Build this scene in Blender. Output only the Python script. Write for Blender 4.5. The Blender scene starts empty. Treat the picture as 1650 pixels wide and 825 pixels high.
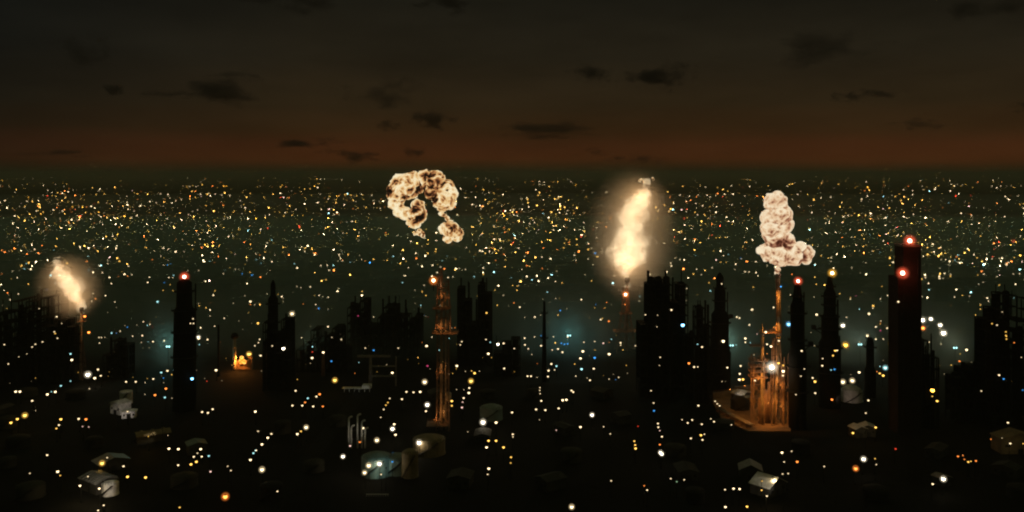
import bpy, bmesh, math, random
from mathutils import Vector, Matrix, noise

random.seed(11)
S = bpy.context.scene
COL = S.collection
PI = math.pi

# ------------------------------------------------------------------ camera
F = 1429.0          # focal length in photo pixels (photo 1650 wide)
H = 130.0           # camera height above the plain
YH = 279.0          # photo row of the true horizon
cam = bpy.data.cameras.new('camera')
cam.sensor_width = 36.0
cam.lens = 36.0 * F / 1650.0
cam.shift_y = -(412.5 - YH) / 1650.0
cam.clip_start = 1.0
cam.clip_end = 300000.0
camo = bpy.data.objects.new('camera', cam)
camo.location = (0, 0, H)
camo.rotation_euler = (PI / 2, 0, 0)
COL.objects.link(camo)
S.camera = camo

# ------------------------------------------------------------------ view / render settings
S.view_settings.view_transform = 'Standard'
S.view_settings.look = 'None'
S.view_settings.exposure = 0.0
S.view_settings.gamma = 1.0
S.render.engine = 'CYCLES'
cy = S.cycles
cy.use_denoising = True
cy.denoiser = 'OPENIMAGEDENOISE'
cy.denoising_prefilter = 'ACCURATE'
cy.max_bounces = 3
cy.diffuse_bounces = 1
cy.glossy_bounces = 1
cy.transmission_bounces = 2
cy.volume_bounces = 0
cy.transparent_max_bounces = 12
cy.sample_clamp_indirect = 0.15
cy.filter_width = 2.1
cy.volume_step_rate = 1.0
cy.use_light_tree = True
LAMP_POWER, BEACON_POWER, FLAME_POWER = 0.055, 0.2, 0.35    # overall dimmers for the lamps of the place

# ------------------------------------------------------------------ world: night sky over a smog-lit city
SKY_STRENGTH = 1.0
world = bpy.data.worlds.new('World')
S.world = world
world.use_nodes = True
nt = world.node_tree
nt.nodes.clear()
def N(nt, t, **kw):
    n = nt.nodes.new(t)
    for k, v in kw.items():
        setattr(n, k, v)
    return n
def srgb(r, g, b):
    def c(v):
        v /= 255.0
        return v / 12.92 if v <= 0.04045 else ((v + 0.055) / 1.055) ** 2.4
    return (c(r), c(g), c(b), 1)
out = N(nt, 'ShaderNodeOutputWorld')
bg = N(nt, 'ShaderNodeBackground')
bg.inputs['Strength'].default_value = SKY_STRENGTH
tc = N(nt, 'ShaderNodeTexCoord')
sep = N(nt, 'ShaderNodeSeparateXYZ')
nt.links.new(tc.outputs['Generated'], sep.inputs[0])
# soft banding of the glow: elevation bent a little by stretched noise
mp = N(nt, 'ShaderNodeMapping')
mp.inputs['Scale'].default_value = (2.2, 2.2, 26.0)
nt.links.new(tc.outputs['Generated'], mp.inputs[0])
nz = N(nt, 'ShaderNodeTexNoise')
nz.inputs['Scale'].default_value = 1.6
nz.inputs['Detail'].default_value = 5
nt.links.new(mp.outputs[0], nz.inputs['Vector'])
ma = N(nt, 'ShaderNodeMath', operation='MULTIPLY_ADD')
nt.links.new(nz.outputs['Fac'], ma.inputs[0])
ma.inputs[1].default_value = 0.016
ma.inputs[2].default_value = -0.008
add = N(nt, 'ShaderNodeMath', operation='ADD')
nt.links.new(sep.outputs['Z'], add.inputs[0])
nt.links.new(ma.outputs[0], add.inputs[1])
ramp = N(nt, 'ShaderNodeValToRGB')
nt.links.new(add.outputs[0], ramp.inputs[0])
els = [(0.000, srgb(36, 29, 13)), (0.006, srgb(46, 31, 13)), (0.016, srgb(65, 35, 15)), (0.031, srgb(61, 34, 16)),
       (0.048, srgb(50, 33, 16)), (0.075, srgb(42, 32, 18)), (0.13, srgb(35, 30, 20)),
       (0.19, srgb(27, 25, 18)), (0.26, srgb(50, 48, 30)), (0.45, srgb(60, 62, 38)), (1.0, srgb(60, 64, 40))]  # brighter stops above the view, raised to light the haze
cr = ramp.color_ramp
while len(cr.elements) < len(els):
    cr.elements.new(0.5)
for e, (p, c) in zip(cr.elements, els):
    e.position = p
    e.color = c
# the left part of the sky is darker and colder
lr = N(nt, 'ShaderNodeMapRange')
nt.links.new(sep.outputs['X'], lr.inputs['Value'])
lr.inputs['From Min'].default_value = -0.56
lr.inputs['From Max'].default_value = -0.22
tint = N(nt, 'ShaderNodeMix', data_type='RGBA')
nt.links.new(lr.outputs[0], tint.inputs['Factor'])
tint.inputs[6].default_value = (0.42, 0.58, 0.85, 1)
tint.inputs[7].default_value = (1, 1, 1, 1)
mul = N(nt, 'ShaderNodeMix', data_type='RGBA', blend_type='MULTIPLY')
mul.inputs['Factor'].default_value = 1.0
nt.links.new(ramp.outputs[0], mul.inputs[6])
nt.links.new(tint.outputs[2], mul.inputs[7])
mp2 = N(nt, 'ShaderNodeMapping')
mp2.inputs['Scale'].default_value = (3.0, 3.0, 12.0)
nt.links.new(tc.outputs['Generated'], mp2.inputs[0])
nz2 = N(nt, 'ShaderNodeTexNoise')
nz2.inputs['Scale'].default_value = 1.3
nz2.inputs['Detail'].default_value = 6
nz2.inputs['Roughness'].default_value = 0.6
nt.links.new(mp2.outputs[0], nz2.inputs['Vector'])
mr2 = N(nt, 'ShaderNodeMapRange')
nt.links.new(nz2.outputs['Fac'], mr2.inputs['Value'])
mr2.inputs['From Min'].default_value = 0.3
mr2.inputs['From Max'].default_value = 0.7
mr2.inputs['To Min'].default_value = 0.78
mr2.inputs['To Max'].default_value = 1.16
mul2 = N(nt, 'ShaderNodeVectorMath', operation='SCALE')
nt.links.new(mul.outputs[2], mul2.inputs[0])
nt.links.new(mr2.outputs[0], mul2.inputs['Scale'])
nt.links.new(mul2.outputs[0], bg.inputs['Color'])
nt.links.new(bg.outputs[0], out.inputs[0])

# ------------------------------------------------------------------ materials
MATS = {}
def surf(name, col, rough=0.7, metal=0.0, nscale=0.6, namt=0.35, bump=0.0):
    """dark industrial surface with procedural stains"""
    if name in MATS:
        return MATS[name]
    m = bpy.data.materials.new(name)
    m.use_nodes = True
    t = m.node_tree
    b = t.nodes['Principled BSDF']
    b.inputs['Roughness'].default_value = rough
    b.inputs['Metallic'].default_value = metal
    if max(col) < 0.06: b.inputs['Specular IOR Level'].default_value = 0.08   # soot-dull surfaces
    co = N(t, 'ShaderNodeTexCoord')
    n1 = N(t, 'ShaderNodeTexNoise')
    n1.inputs['Scale'].default_value = nscale
    n1.inputs['Detail'].default_value = 7
    n1.inputs['Roughness'].default_value = 0.65
    t.links.new(co.outputs['Object'], n1.inputs['Vector'])
    mr = N(t, 'ShaderNodeMapRange')
    mr.inputs['From Min'].default_value = 0.3
    mr.inputs['From Max'].default_value = 0.7
    mr.inputs['To Min'].default_value = 1 - namt
    mr.inputs['To Max'].default_value = 1 + namt
    t.links.new(n1.outputs['Fac'], mr.inputs['Value'])
    v = N(t, 'ShaderNodeVectorMath', operation='SCALE')
    v.inputs[0].default_value = col
    t.links.new(mr.outputs[0], v.inputs['Scale'])
    t.links.new(v.outputs[0], b.inputs['Base Color'])
    if bump:
        bp = N(t, 'ShaderNodeBump')
        bp.inputs['Strength'].default_value = bump
        t.links.new(n1.outputs['Fac'], bp.inputs['Height'])
        t.links.new(bp.outputs[0], b.inputs['Normal'])
    MATS[name] = m
    return m
def glow(name, col, strength):
    if name in MATS:
        return MATS[name]
    m = bpy.data.materials.new(name)
    m.use_nodes = True
    t = m.node_tree
    t.nodes.clear()
    o = N(t, 'ShaderNodeOutputMaterial')
    e = N(t, 'ShaderNodeEmission')
    e.inputs['Color'].default_value = (*col, 1)
    e.inputs['Strength'].default_value = strength
    t.links.new(e.outputs[0], o.inputs['Surface'])
    m.cycles.emission_sampling = 'NONE'
    MATS[name] = m
    return m
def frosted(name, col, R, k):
    """soft halo of lamp glow painted as emitting volume of radius R, fading outwards"""
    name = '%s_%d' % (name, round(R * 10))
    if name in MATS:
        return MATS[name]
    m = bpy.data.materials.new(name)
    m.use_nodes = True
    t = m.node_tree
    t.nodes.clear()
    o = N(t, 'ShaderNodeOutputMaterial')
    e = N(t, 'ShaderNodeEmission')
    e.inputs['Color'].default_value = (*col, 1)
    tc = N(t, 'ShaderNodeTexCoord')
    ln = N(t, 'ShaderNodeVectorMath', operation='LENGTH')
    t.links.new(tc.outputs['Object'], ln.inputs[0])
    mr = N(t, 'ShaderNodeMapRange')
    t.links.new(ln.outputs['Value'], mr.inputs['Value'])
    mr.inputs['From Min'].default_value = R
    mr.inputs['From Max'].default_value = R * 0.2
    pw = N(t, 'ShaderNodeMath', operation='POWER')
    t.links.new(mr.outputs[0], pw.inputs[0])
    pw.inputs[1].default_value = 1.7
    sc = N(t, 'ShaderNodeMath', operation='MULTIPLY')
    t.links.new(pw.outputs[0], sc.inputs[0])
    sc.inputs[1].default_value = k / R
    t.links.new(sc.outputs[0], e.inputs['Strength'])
    t.links.new(e.outputs[0], o.inputs['Volume'])  # emission stands in for haze lit around the lamp
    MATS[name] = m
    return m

STEEL = surf('dark_steel', (0.022, 0.021, 0.020), 0.7, 0.0)
BLACK = surf('sooty_steel', (0.010, 0.010, 0.010), 0.9)
RUST = surf('rusty_steel', (0.22, 0.13, 0.08), 0.75, 0.0)
PIPE = surf('pipe_metal', (0.34, 0.27, 0.19), 0.45, 0.3)
CONC = surf('stained_concrete', (0.16, 0.15, 0.135), 0.85, 0, 0.2, 0.4, 0.2)
BRICK = surf('sooty_brick', (0.022, 0.015, 0.013), 0.9, 0, 0.4, 0.35)
PAINT = surf('weathered_paint', (0.55, 0.53, 0.47), 0.6, 0, 0.25, 0.35)
SHEET = surf('sheet_roof', (0.25, 0.245, 0.23), 0.5, 0.2, 0.3, 0.35)
WALL = surf('grey_wall', (0.05, 0.047, 0.04), 0.85, 0, 0.2, 0.35)
GROUND = surf('oily_ground', (0.0075, 0.007, 0.0065), 0.95, 0, 0.03, 0.7)
TAR = surf('asphalt', (0.011, 0.011, 0.011), 0.9, 0, 0.05, 0.3)

LC = {   # lamp colours
 'w': (1.0, 0.76, 0.42), 'W': (1.0, 0.86, 0.62), 'y': (1.0, 0.55, 0.10), 'A': (1.0, 0.48, 0.05),
 'o': (1.0, 0.27, 0.045), 'O': (1.0, 0.25, 0.04), 'r': (1.0, 0.07, 0.03), 'R': (1.0, 0.12, 0.05),
 'p': (1.0, 0.62, 0.50), 'c': (0.42, 0.86, 0.86), 'b': (0.06, 0.38, 0.95), 'B': (0.20, 0.60, 1.0),
 'm': (1.0, 0.10, 0.28), 'g': (0.55, 0.9, 0.5), 'Y': (1.0, 0.6, 0.12)}
LS = {'w': 4.5, 'W': 14, 'y': 4.0, 'A': 9, 'o': 3.6, 'O': 7, 'r': 2.2, 'R': 6, 'p': 3.2, 'c': 3.2, 'b': 2.4,
      'B': 7, 'm': 1.4, 'g': 1.6, 'Y': 6}
CW = {'w': 'warm white', 'W': 'brilliant white', 'y': 'yellow', 'A': 'brilliant amber', 'o': 'orange', 'O': 'bright orange',
      'r': 'red', 'R': 'bright red', 'p': 'pinkish white', 'c': 'pale cyan', 'b': 'blue', 'B': 'brilliant blue',
      'm': 'magenta', 'g': 'pale green', 'Y': 'bright yellow'}
def level(s): return 0 if s <= 1 else 1 if s == 2 else 2 if s == 3 else 3 if s == 4 else 4
def lampmat(c, s=5):
    k = level(s)
    return glow('lamp_glow_%s_%s' % (CW[c].replace(' ', '_'), ('faint', 'dim', 'plain', 'strong', 'full')[k]), LC[c], LS[c] * (.26, .36, .5, .75, 1.0)[k])
def halomat(c, R):
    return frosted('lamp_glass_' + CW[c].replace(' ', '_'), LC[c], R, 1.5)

# ------------------------------------------------------------------ mesh helper
class MB:
    def __init__(s):
        s.v, s.f, s.m = [], [], []
    def add(s, vs, fs, mi=0):
        o = len(s.v)
        s.v += [tuple(p) for p in vs]
        s.f += [tuple(i + o for i in q) for q in fs]
        s.m += [mi] * len(fs)
    def box(s, c, d, mi=0, rz=0):
        x, y, z = d[0] / 2, d[1] / 2, d[2] / 2
        R = Matrix.Rotation(rz, 3, 'Z')
        vs = [R @ Vector((a * x, b * y, e * z)) + Vector(c) for e in (-1, 1) for a, b in ((-1, -1), (1, -1), (1, 1), (-1, 1))]
        s.add(vs, [(3, 2, 1, 0), (4, 5, 6, 7), (0, 1, 5, 4), (1, 2, 6, 5), (2, 3, 7, 6), (3, 0, 4, 7)], mi)
    def tube(s, a, b, r1, r2=None, n=8, mi=0, cap=True):
        r2 = r1 if r2 is None else r2
        a, b = Vector(a), Vector(b)
        d = (b - a).normalized()
        u = d.cross(Vector((0, 0, 1)) if abs(d.z) < 0.95 else Vector((1, 0, 0))).normalized()
        w = d.cross(u)
        vs = []
        for p, r in ((a, r1), (b, r2)):
            for k in range(n):
                t = 2 * PI * k / n
                vs.append(p + u * math.cos(t) * r + w * math.sin(t) * r)
        fs = [(k, (k + 1) % n, n + (k + 1) % n, n + k) for k in range(n)]
        if cap:
            fs += [tuple(range(n - 1, -1, -1)), tuple(range(n, 2 * n))]
        s.add(vs, fs, mi)
    def lathe(s, c, prof, n=20, mi=0):
        """prof: list of (r, z) from bottom to top"""
        c = Vector(c)
        vs, fs = [], []
        for r, z in prof:
            for k in range(n):
                t = 2 * PI * k / n
                vs.append(c + Vector((r * math.cos(t), r * math.sin(t), z)))
        for j in range(len(prof) - 1):
            for k in range(n):
                k2 = (k + 1) % n
                fs.append((j * n + k, j * n + k2, (j + 1) * n + k2, (j + 1) * n + k))
        fs.append(tuple(range(n - 1, -1, -1)))
        L = (len(prof) - 1) * n
        fs.append(tuple(range(L, L + n)))
        s.add(vs, fs, mi)
    def ring(s, c, ri, ro, h, n=16, mi=0):
        c = Vector(c)
        vs, fs = [], []
        for r, z in ((ri, 0), (ro, 0), (ro, h), (ri, h)):
            for k in range(n):
                t = 2 * PI * k / n
                vs.append(c + Vector((r * math.cos(t), r * math.sin(t), z)))
        for j in range(4):
            j2 = (j + 1) % 4
            for k in range(n):
                k2 = (k + 1) % n
                fs.append((j * n + k, j * n + k2, j2 * n + k2, j2 * n + k))
        s.add(vs, fs, mi)
    def ball(s, c, r, mi=0, nu=10, nv=6, sz=1.0):
        prof = []
        for j in range(nv + 1):
            a = -PI / 2 + PI * j / nv
            prof.append((max(r * math.cos(a), r * 0.02), r * math.sin(a) * sz))
        s.lathe(c, prof, nu, mi)
    def octa(s, c, r, mi=0):
        x, y, z = c
        s.add([(x + r, y, z), (x - r, y, z), (x, y + r, z), (x, y - r, z), (x, y, z + r), (x, y, z - r)],
              [(0, 2, 4), (2, 1, 4), (1, 3, 4), (3, 0, 4), (2, 0, 5), (1, 2, 5), (3, 1, 5), (0, 3, 5)], mi)
    def mesh(s, name, mats, smooth=False):
        me = bpy.data.meshes.new(name)
        me.from_pydata(s.v, [], s.f)
        for m in (mats if isinstance(mats, (list, tuple)) else [mats]):
            me.materials.append(m)
        me.polygons.foreach_set('material_index', s.m)
        if smooth:
            me.polygons.foreach_set('use_smooth', [True] * len(me.polygons))
        me.update()
        return me
    def build(s, name, mats, parent=None, smooth=False, loc=(0, 0, 0)):
        o = bpy.data.objects.new(name, s.mesh(name, mats, smooth))
        o.location = loc
        o.parent = parent
        COL.objects.link(o)
        return o
def tag(o, label=None, cat=None, group=None, kind=None):
    if label: o['label'] = label
    if cat: o['category'] = cat
    if group: o['group'] = group
    if kind: o['kind'] = kind
    return o
def thing(name, label, cat, loc, rz=0, group=None):
    o = bpy.data.objects.new(name, None)
    o.location = loc
    o.rotation_euler = (0, 0, rz)
    o.empty_display_size = 1
    COL.objects.link(o)
    return tag(o, label, cat, group)

# photo pixel -> place.  gp: a point of height z standing on the plain; dz: height at a known distance
def gp(x, y, z=0.0):
    Y = F * (H - z) / (y - YH)
    return Vector(((x - 825.0) * Y / F, Y, z))
def dist(y): return F * H / (y - YH)
def zz(y, Y): return H - (y - YH) * Y / F
def xx(x, Y): return (x - 825.0) * Y / F

def point_light(name, parent, loc, col, power, radius=0.5):
    l = bpy.data.lights.new(name, 'POINT')
    l.color = col
    l.energy = power * {'lamp_light': LAMP_POWER, 'beacon_light': BEACON_POWER, 'flame_light': FLAME_POWER}.get(name, 1.0)
    l.shadow_soft_size = radius
    o = bpy.data.objects.new(name, l)
    o.location = loc
    o.parent = parent
    COL.objects.link(o)
    return o

def flood_light(name, parent, loc, aim, col, power, size=100):
    l = bpy.data.lights.new(name, 'SPOT')
    l.color = col
    l.energy = power * LAMP_POWER
    l.shadow_soft_size = 0.4
    l.spot_size = math.radians(size)
    l.spot_blend = 0.5
    o = bpy.data.objects.new(name, l)
    o.location = loc
    o.rotation_euler = Vector(aim).to_track_quat('-Z', 'Y').to_euler()
    o.parent = parent
    COL.objects.link(o)
    return o

# ------------------------------------------------------------------ ground
g = MB()
g.add([(-46000, -900, 0), (46000, -900, 0), (46000, 61000, 0), (-46000, 61000, 0)], [(0, 1, 2, 3)])
tag(g.build('ground', GROUND), kind='structure')
# service roads through the works, a sheet 4 mm above the ground (asphalt), with kerbs
rd = MB()
kb = MB()
def road(p, q, w):
    p, q = Vector((p[0], p[1], 0)), Vector((q[0], q[1], 0))
    d = (q - p).normalized()
    n = Vector((-d.y, d.x, 0)) * w / 2
    a = 0.004 + 0.004 * (len(rd.f) % 4)
    rd.add([p - n + Vector((0, 0, a)), q - n + Vector((0, 0, a)), q + n + Vector((0, 0, a)), p + n + Vector((0, 0, a))], [(0, 1, 2, 3)])
for (a, b, w) in [((430, 825), (640, 560), 9), ((60, 700), (330, 580), 8), ((1120, 825), (1000, 560), 9), ((700, 620), (1640, 600), 9)]:
    A, B = gp(*a), gp(*b)
    road(A, B, w)
tag(rd.build('service_roads', TAR), kind='structure')

# ------------------------------------------------------------------ haze
SIGMA = 1 / 7500.0
hz = MB()
hz.box((0, 30300, (H + 26 - 1) / 2), (94000, 62600, H + 27))
hm = bpy.data.materials.new('night_haze')
hm.use_nodes = True
t = hm.node_tree
t.nodes.clear()
o_ = N(t, 'ShaderNodeOutputMaterial')
pv = N(t, 'ShaderNodeVolumePrincipled')
pv.inputs['Color'].default_value = (0.86, 0.80, 0.66, 1)
pv.inputs['Density'].default_value = SIGMA
pv.inputs['Anisotropy'].default_value = 0.0
t.links.new(pv.outputs[0], o_.inputs['Volume'])
tag(hz.build('haze', hm), kind='stuff', label='thin night smog lying over the whole plain of lights', cat='haze')

# denser smog added over the near edge of the city to brighten its haze
def smog_mat(free, col):
    m = bpy.data.materials.new('smog_bank')
    m.use_nodes = True
    t = m.node_tree
    t.nodes.clear()
    o = N(t, 'ShaderNodeOutputMaterial')
    pv = N(t, 'ShaderNodeVolumePrincipled')
    pv.inputs['Color'].default_value = col
    pv.inputs['Density'].default_value = 1 / free
    t.links.new(pv.outputs[0], o.inputs['Volume'])
    return m
BANKS = [(1500, 3600, 880, 50, 1000.0, 'lower, thicker layer of greenish smog hugging the near edge of the city'),
         (2300, 5200, 1650, 70, 2200.0, 'upper, thinner layer of greenish smog over the near edge of the city'),
         (1170, 3000, 565, 70, 480.0, 'nearest layer of smog tinted like teal lamplight, right behind the black process units')]
for (yc, ax, ay, az, free, lab) in BANKS:
    bk = MB(); bk.ball((0, 0, 0), 1.0, 0, 48, 24)
    bk.v = [(p[0] * ax, p[1] * ay, max(p[2], 0.0) * az + 0.02) for p in bk.v]
    tag(bk.build('smog_bank', smog_mat(free, (0.62, 0.96, 0.96, 1) if yc < 1200 else (0.93, 0.97, 0.95, 1)), None, True, (0, yc, 0)), lab, 'smog', kind='stuff')  # nearest bank carries the teal of lamp light in its colour
def smog_tau(P):
    """optical depth of the smog banks between the camera and a lamp"""
    C = Vector((0, 0, H)); d = Vector(P) - C; L = d.length; tau = L * SIGMA
    for (yc, ax, ay, az, free, _) in BANKS:
        o = Vector((C.x / ax, (C.y - yc) / ay, C.z / az)); v = Vector((d.x / ax, d.y / ay, d.z / az))
        A, B, Cc = v.dot(v), 2 * o.dot(v), o.dot(o) - 1
        D = B * B - 4 * A * Cc
        if D > 0:
            t0, t1 = (-B - D ** .5) / (2 * A), (-B + D ** .5) / (2 * A)
            tau += max(0, min(t1, 1) - max(t0, 0)) * L / free
    return tau

# ------------------------------------------------------------------ clouds
def cloud_mat(name, dens, seed, rx, ry, rz):
    m = bpy.data.materials.new(name)
    m.use_nodes = True
    t = m.node_tree
    t.nodes.clear()
    o = N(t, 'ShaderNodeOutputMaterial')
    p = N(t, 'ShaderNodeVolumePrincipled')
    p.inputs['Color'].default_value = (0.34, 0.27, 0.34, 1)
    tc = N(t, 'ShaderNodeTexCoord')
    mp = N(t, 'ShaderNodeMapping')
    mp.inputs['Scale'].default_value = (1 / rx, 1 / ry, 1 / rz)
    t.links.new(tc.outputs['Object'], mp.inputs[0])
    ln = N(t, 'ShaderNodeVectorMath', operation='LENGTH')
    t.links.new(mp.outputs[0], ln.inputs[0])
    nzc = N(t, 'ShaderNodeTexNoise')
    nzc.noise_dimensions = '4D'
    nzc.inputs['W'].default_value = seed
    mp2 = N(t, 'ShaderNodeMapping')
    mp2.inputs['Scale'].default_value = (1.9 / rx, 1.9 / rx, 1.3 / rz)
    t.links.new(tc.outputs['Object'], mp2.inputs[0])
    t.links.new(mp2.outputs[0], nzc.inputs['Vector'])
    nzc.inputs['Scale'].default_value = 1.0
    nzc.inputs['Detail'].default_value = 4
    nzc.inputs['Roughness'].default_value = 0.6
    s1 = N(t, 'ShaderNodeMath', operation='MULTIPLY_ADD')
    t.links.new(nzc.outputs['Fac'], s1.inputs[0])
    s1.inputs[1].default_value = 3.4
    s1.inputs[2].default_value = -1.15
    s2 = N(t, 'ShaderNodeMath', operation='SUBTRACT')
    t.links.new(s1.outputs[0], s2.inputs[0])
    t.links.new(ln.outputs['Value'], s2.inputs[1])
    mr = N(t, 'ShaderNodeMapRange')
    mr.interpolation_type = 'SMOOTHSTEP'
    t.links.new(s2.outputs[0], mr.inputs['Value'])
    mr.inputs['From Min'].default_value = 0.0
    mr.inputs['From Max'].default_value = 0.55
    mr.inputs['To Max'].default_value = dens
    t.links.new(mr.outputs[0], p.inputs['Density'])
    t.links.new(p.outputs[0], o.inputs['Volume'])
    return m
CLOUDS = [  # x, y, half width, half height (photo px), thickness, label
 (345, 149, 62, 17, 1.0, 'widest dark cloud in the left half of the sky, flat-bottomed'),
 (182, 145, 14, 9, 0.7, 'tiny dark cloud scrap left of the wide flat cloud'),
 (385, 122, 38, 8, 0.35, 'faint thin brownish cloud streak just above the wide flat cloud'),
 (612, 148, 52, 26, 0.55, 'broad soft brown cloud high over the left explosion'),
 (698, 194, 26, 14, 0.8, 'small dark cloud above the explosion, below the soft brown one'),
 (622, 202, 18, 9, 0.5, 'small faint cloud fragment left of the dark cloud above the explosion'),
 (487, 231, 44, 10, 0.8, 'long thin slanting dark cloud low on the left'),
 (578, 250, 36, 12, 0.8, 'low dark cloud touching the orange band left of the explosion'),
 (668, 246, 18, 9, 0.6, 'little dark cloud low in the orange band above the explosion'),
 (880, 208, 84, 14, 0.7, 'longest thin dark cloud, low beside the centre of the sky'),
 (1032, 257, 34, 9, 0.8, 'flat dark cloud just above the tall central flame'),
 (962, 244, 22, 6, 0.4, 'faint short cloud low to the left of the cloud over the flame'),
 (954, 116, 27, 14, 0.8, 'small dark cloud high right of centre, left one of a pair'),
 (1060, 122, 44, 19, 1.0, 'rounded dark cloud high right of centre, right one of a pair'),
 (1335, 76, 74, 26, 0.55, 'diagonal brown cloud sloping down to the right in the upper right sky'),
 (1362, 156, 22, 8, 0.9, 'short dark cloud over the right flare'),
 (1412, 152, 28, 9, 0.5, 'pale ragged cloud right beside the short dark cloud'),
 (1490, 200, 38, 9, 0.5, 'thin low cloud in the far right sky'),
 (1592, 14, 56, 24, 0.6, 'dark cloud cut off by the top right corner'),
 (480, 2, 60, 14, 0.9, 'dark cloud cut by the top edge left of centre'),
 (712, 6, 42, 18, 0.9, 'dark cloud cut by the top edge at centre left'),
 (140, 82, 40, 26, 0.5, 'dim cloud in the upper left corner of the sky'),
 (1646, 168, 14, 12, 0.8, 'dark cloud cut by the right edge of the sky'),
 (95, 246, 44, 6, 0.5, 'faint flat cloud low at the far left'),
]
CD = 24000.0
for i, (x, y, hw, hh, th, lab) in enumerate(CLOUDS):
    if not lab: continue
    rx, rz = hw * CD / F * 1.8, hh * CD / F * 1.6
    ry = rx * 0.8
    c = MB()
    zc = zz(y, CD)
    c.ball((0, 0, 0), 1.25, 0, 14, 8)
    c.v = [(p[0] * rx, p[1] * ry, p[2] * rz) for p in c.v]
    ob = c.build('cloud', cloud_mat('cloud_vapour_%d' % i, 3.0 * th / rx, i * 3.7, rx, ry, rz), None, False,
                 (xx(x, CD), CD, max(zc, H + 30 + 1.27 * rz)))
    tag(ob, lab, 'cloud', 'small dark clouds in the night sky')

# ------------------------------------------------------------------ tall structures of the works
OCC = []        # (x0, x1, y0, y1, distance of the front, owner): lamps seen in front of a structure are fixed to it
RPX = [0.8, 1.1, 1.45, 1.8, 2.15, 2.6, 3.0]
def bulb_mesh(col, r, arm, s=5):
    """bulkhead lamp: bracket, hood and glowing bulb (bulb at the origin, bracket running to +y)"""
    m = MB()
    m.tube((0, 0, r * 0.9), (0, arm, r * 0.9), 0.06, n=5, mi=1)
    m.lathe((0, 0, 0), [(r * 1.05, r * 0.72), (r * 0.9, r * 1.0), (r * 0.3, r * 1.25)], 8, 1)
    m.ball((0, 0, 0), r, 0, 10, 6)
    return m.mesh('work_lamp', [lampmat(col, s), BLACK])
def fix_lamp(owner, x, y, Y, c, s, arm=1.2):
    k = Y / F
    r = RPX[s - 1] * k
    loc = Vector((xx(x, Y), Y, zz(y, Y)))
    base = owner.location
    o = bpy.data.objects.new('work_lamp', bulb_mesh(c, r, arm, s))
    COL.objects.link(o)
    o.parent = owner
    o.location = loc - base
    return o
def beacon(owner, x, y, Y, c, r, power=0, stem=1.5, lens=4.0):
    """warning beacon: hot bulb on a short stem, with an added halo of painted glow"""
    loc = Vector((xx(x, Y), Y, zz(y, Y))) - owner.location
    m = MB()
    m.tube((0, 0, -stem - r * 1.6), (0, 0, -r * 1.4), r * 0.35, n=6, mi=1)
    m.lathe((0, 0, 0), [(r * 1.2, -r * 1.7), (r * 1.2, -r * 1.4)], 8, 1)
    b = m.build('beacon', [STEEL, STEEL], owner, loc=loc)
    q = MB(); q.ball((0, 0, 0), r, 0, 12, 8)
    hot = tuple(0.55 * a + 0.45 * bb for a, bb in zip(LC[c], (1, 0.8, 0.6)))
    q.build('bulb', glow('hot_bulb_' + CW[c].replace(' ', '_'), hot, 16), b)
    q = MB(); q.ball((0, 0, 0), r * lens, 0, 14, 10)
    q.build('halo_globe', halomat(c, r * lens), b, True)  # painted halo; lens is its size against the bulb
    if power:
        point_light('beacon_light', b, (0, -r * (lens + 0.4), 0.0), LC[c], power, 0.6)
    return b

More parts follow.
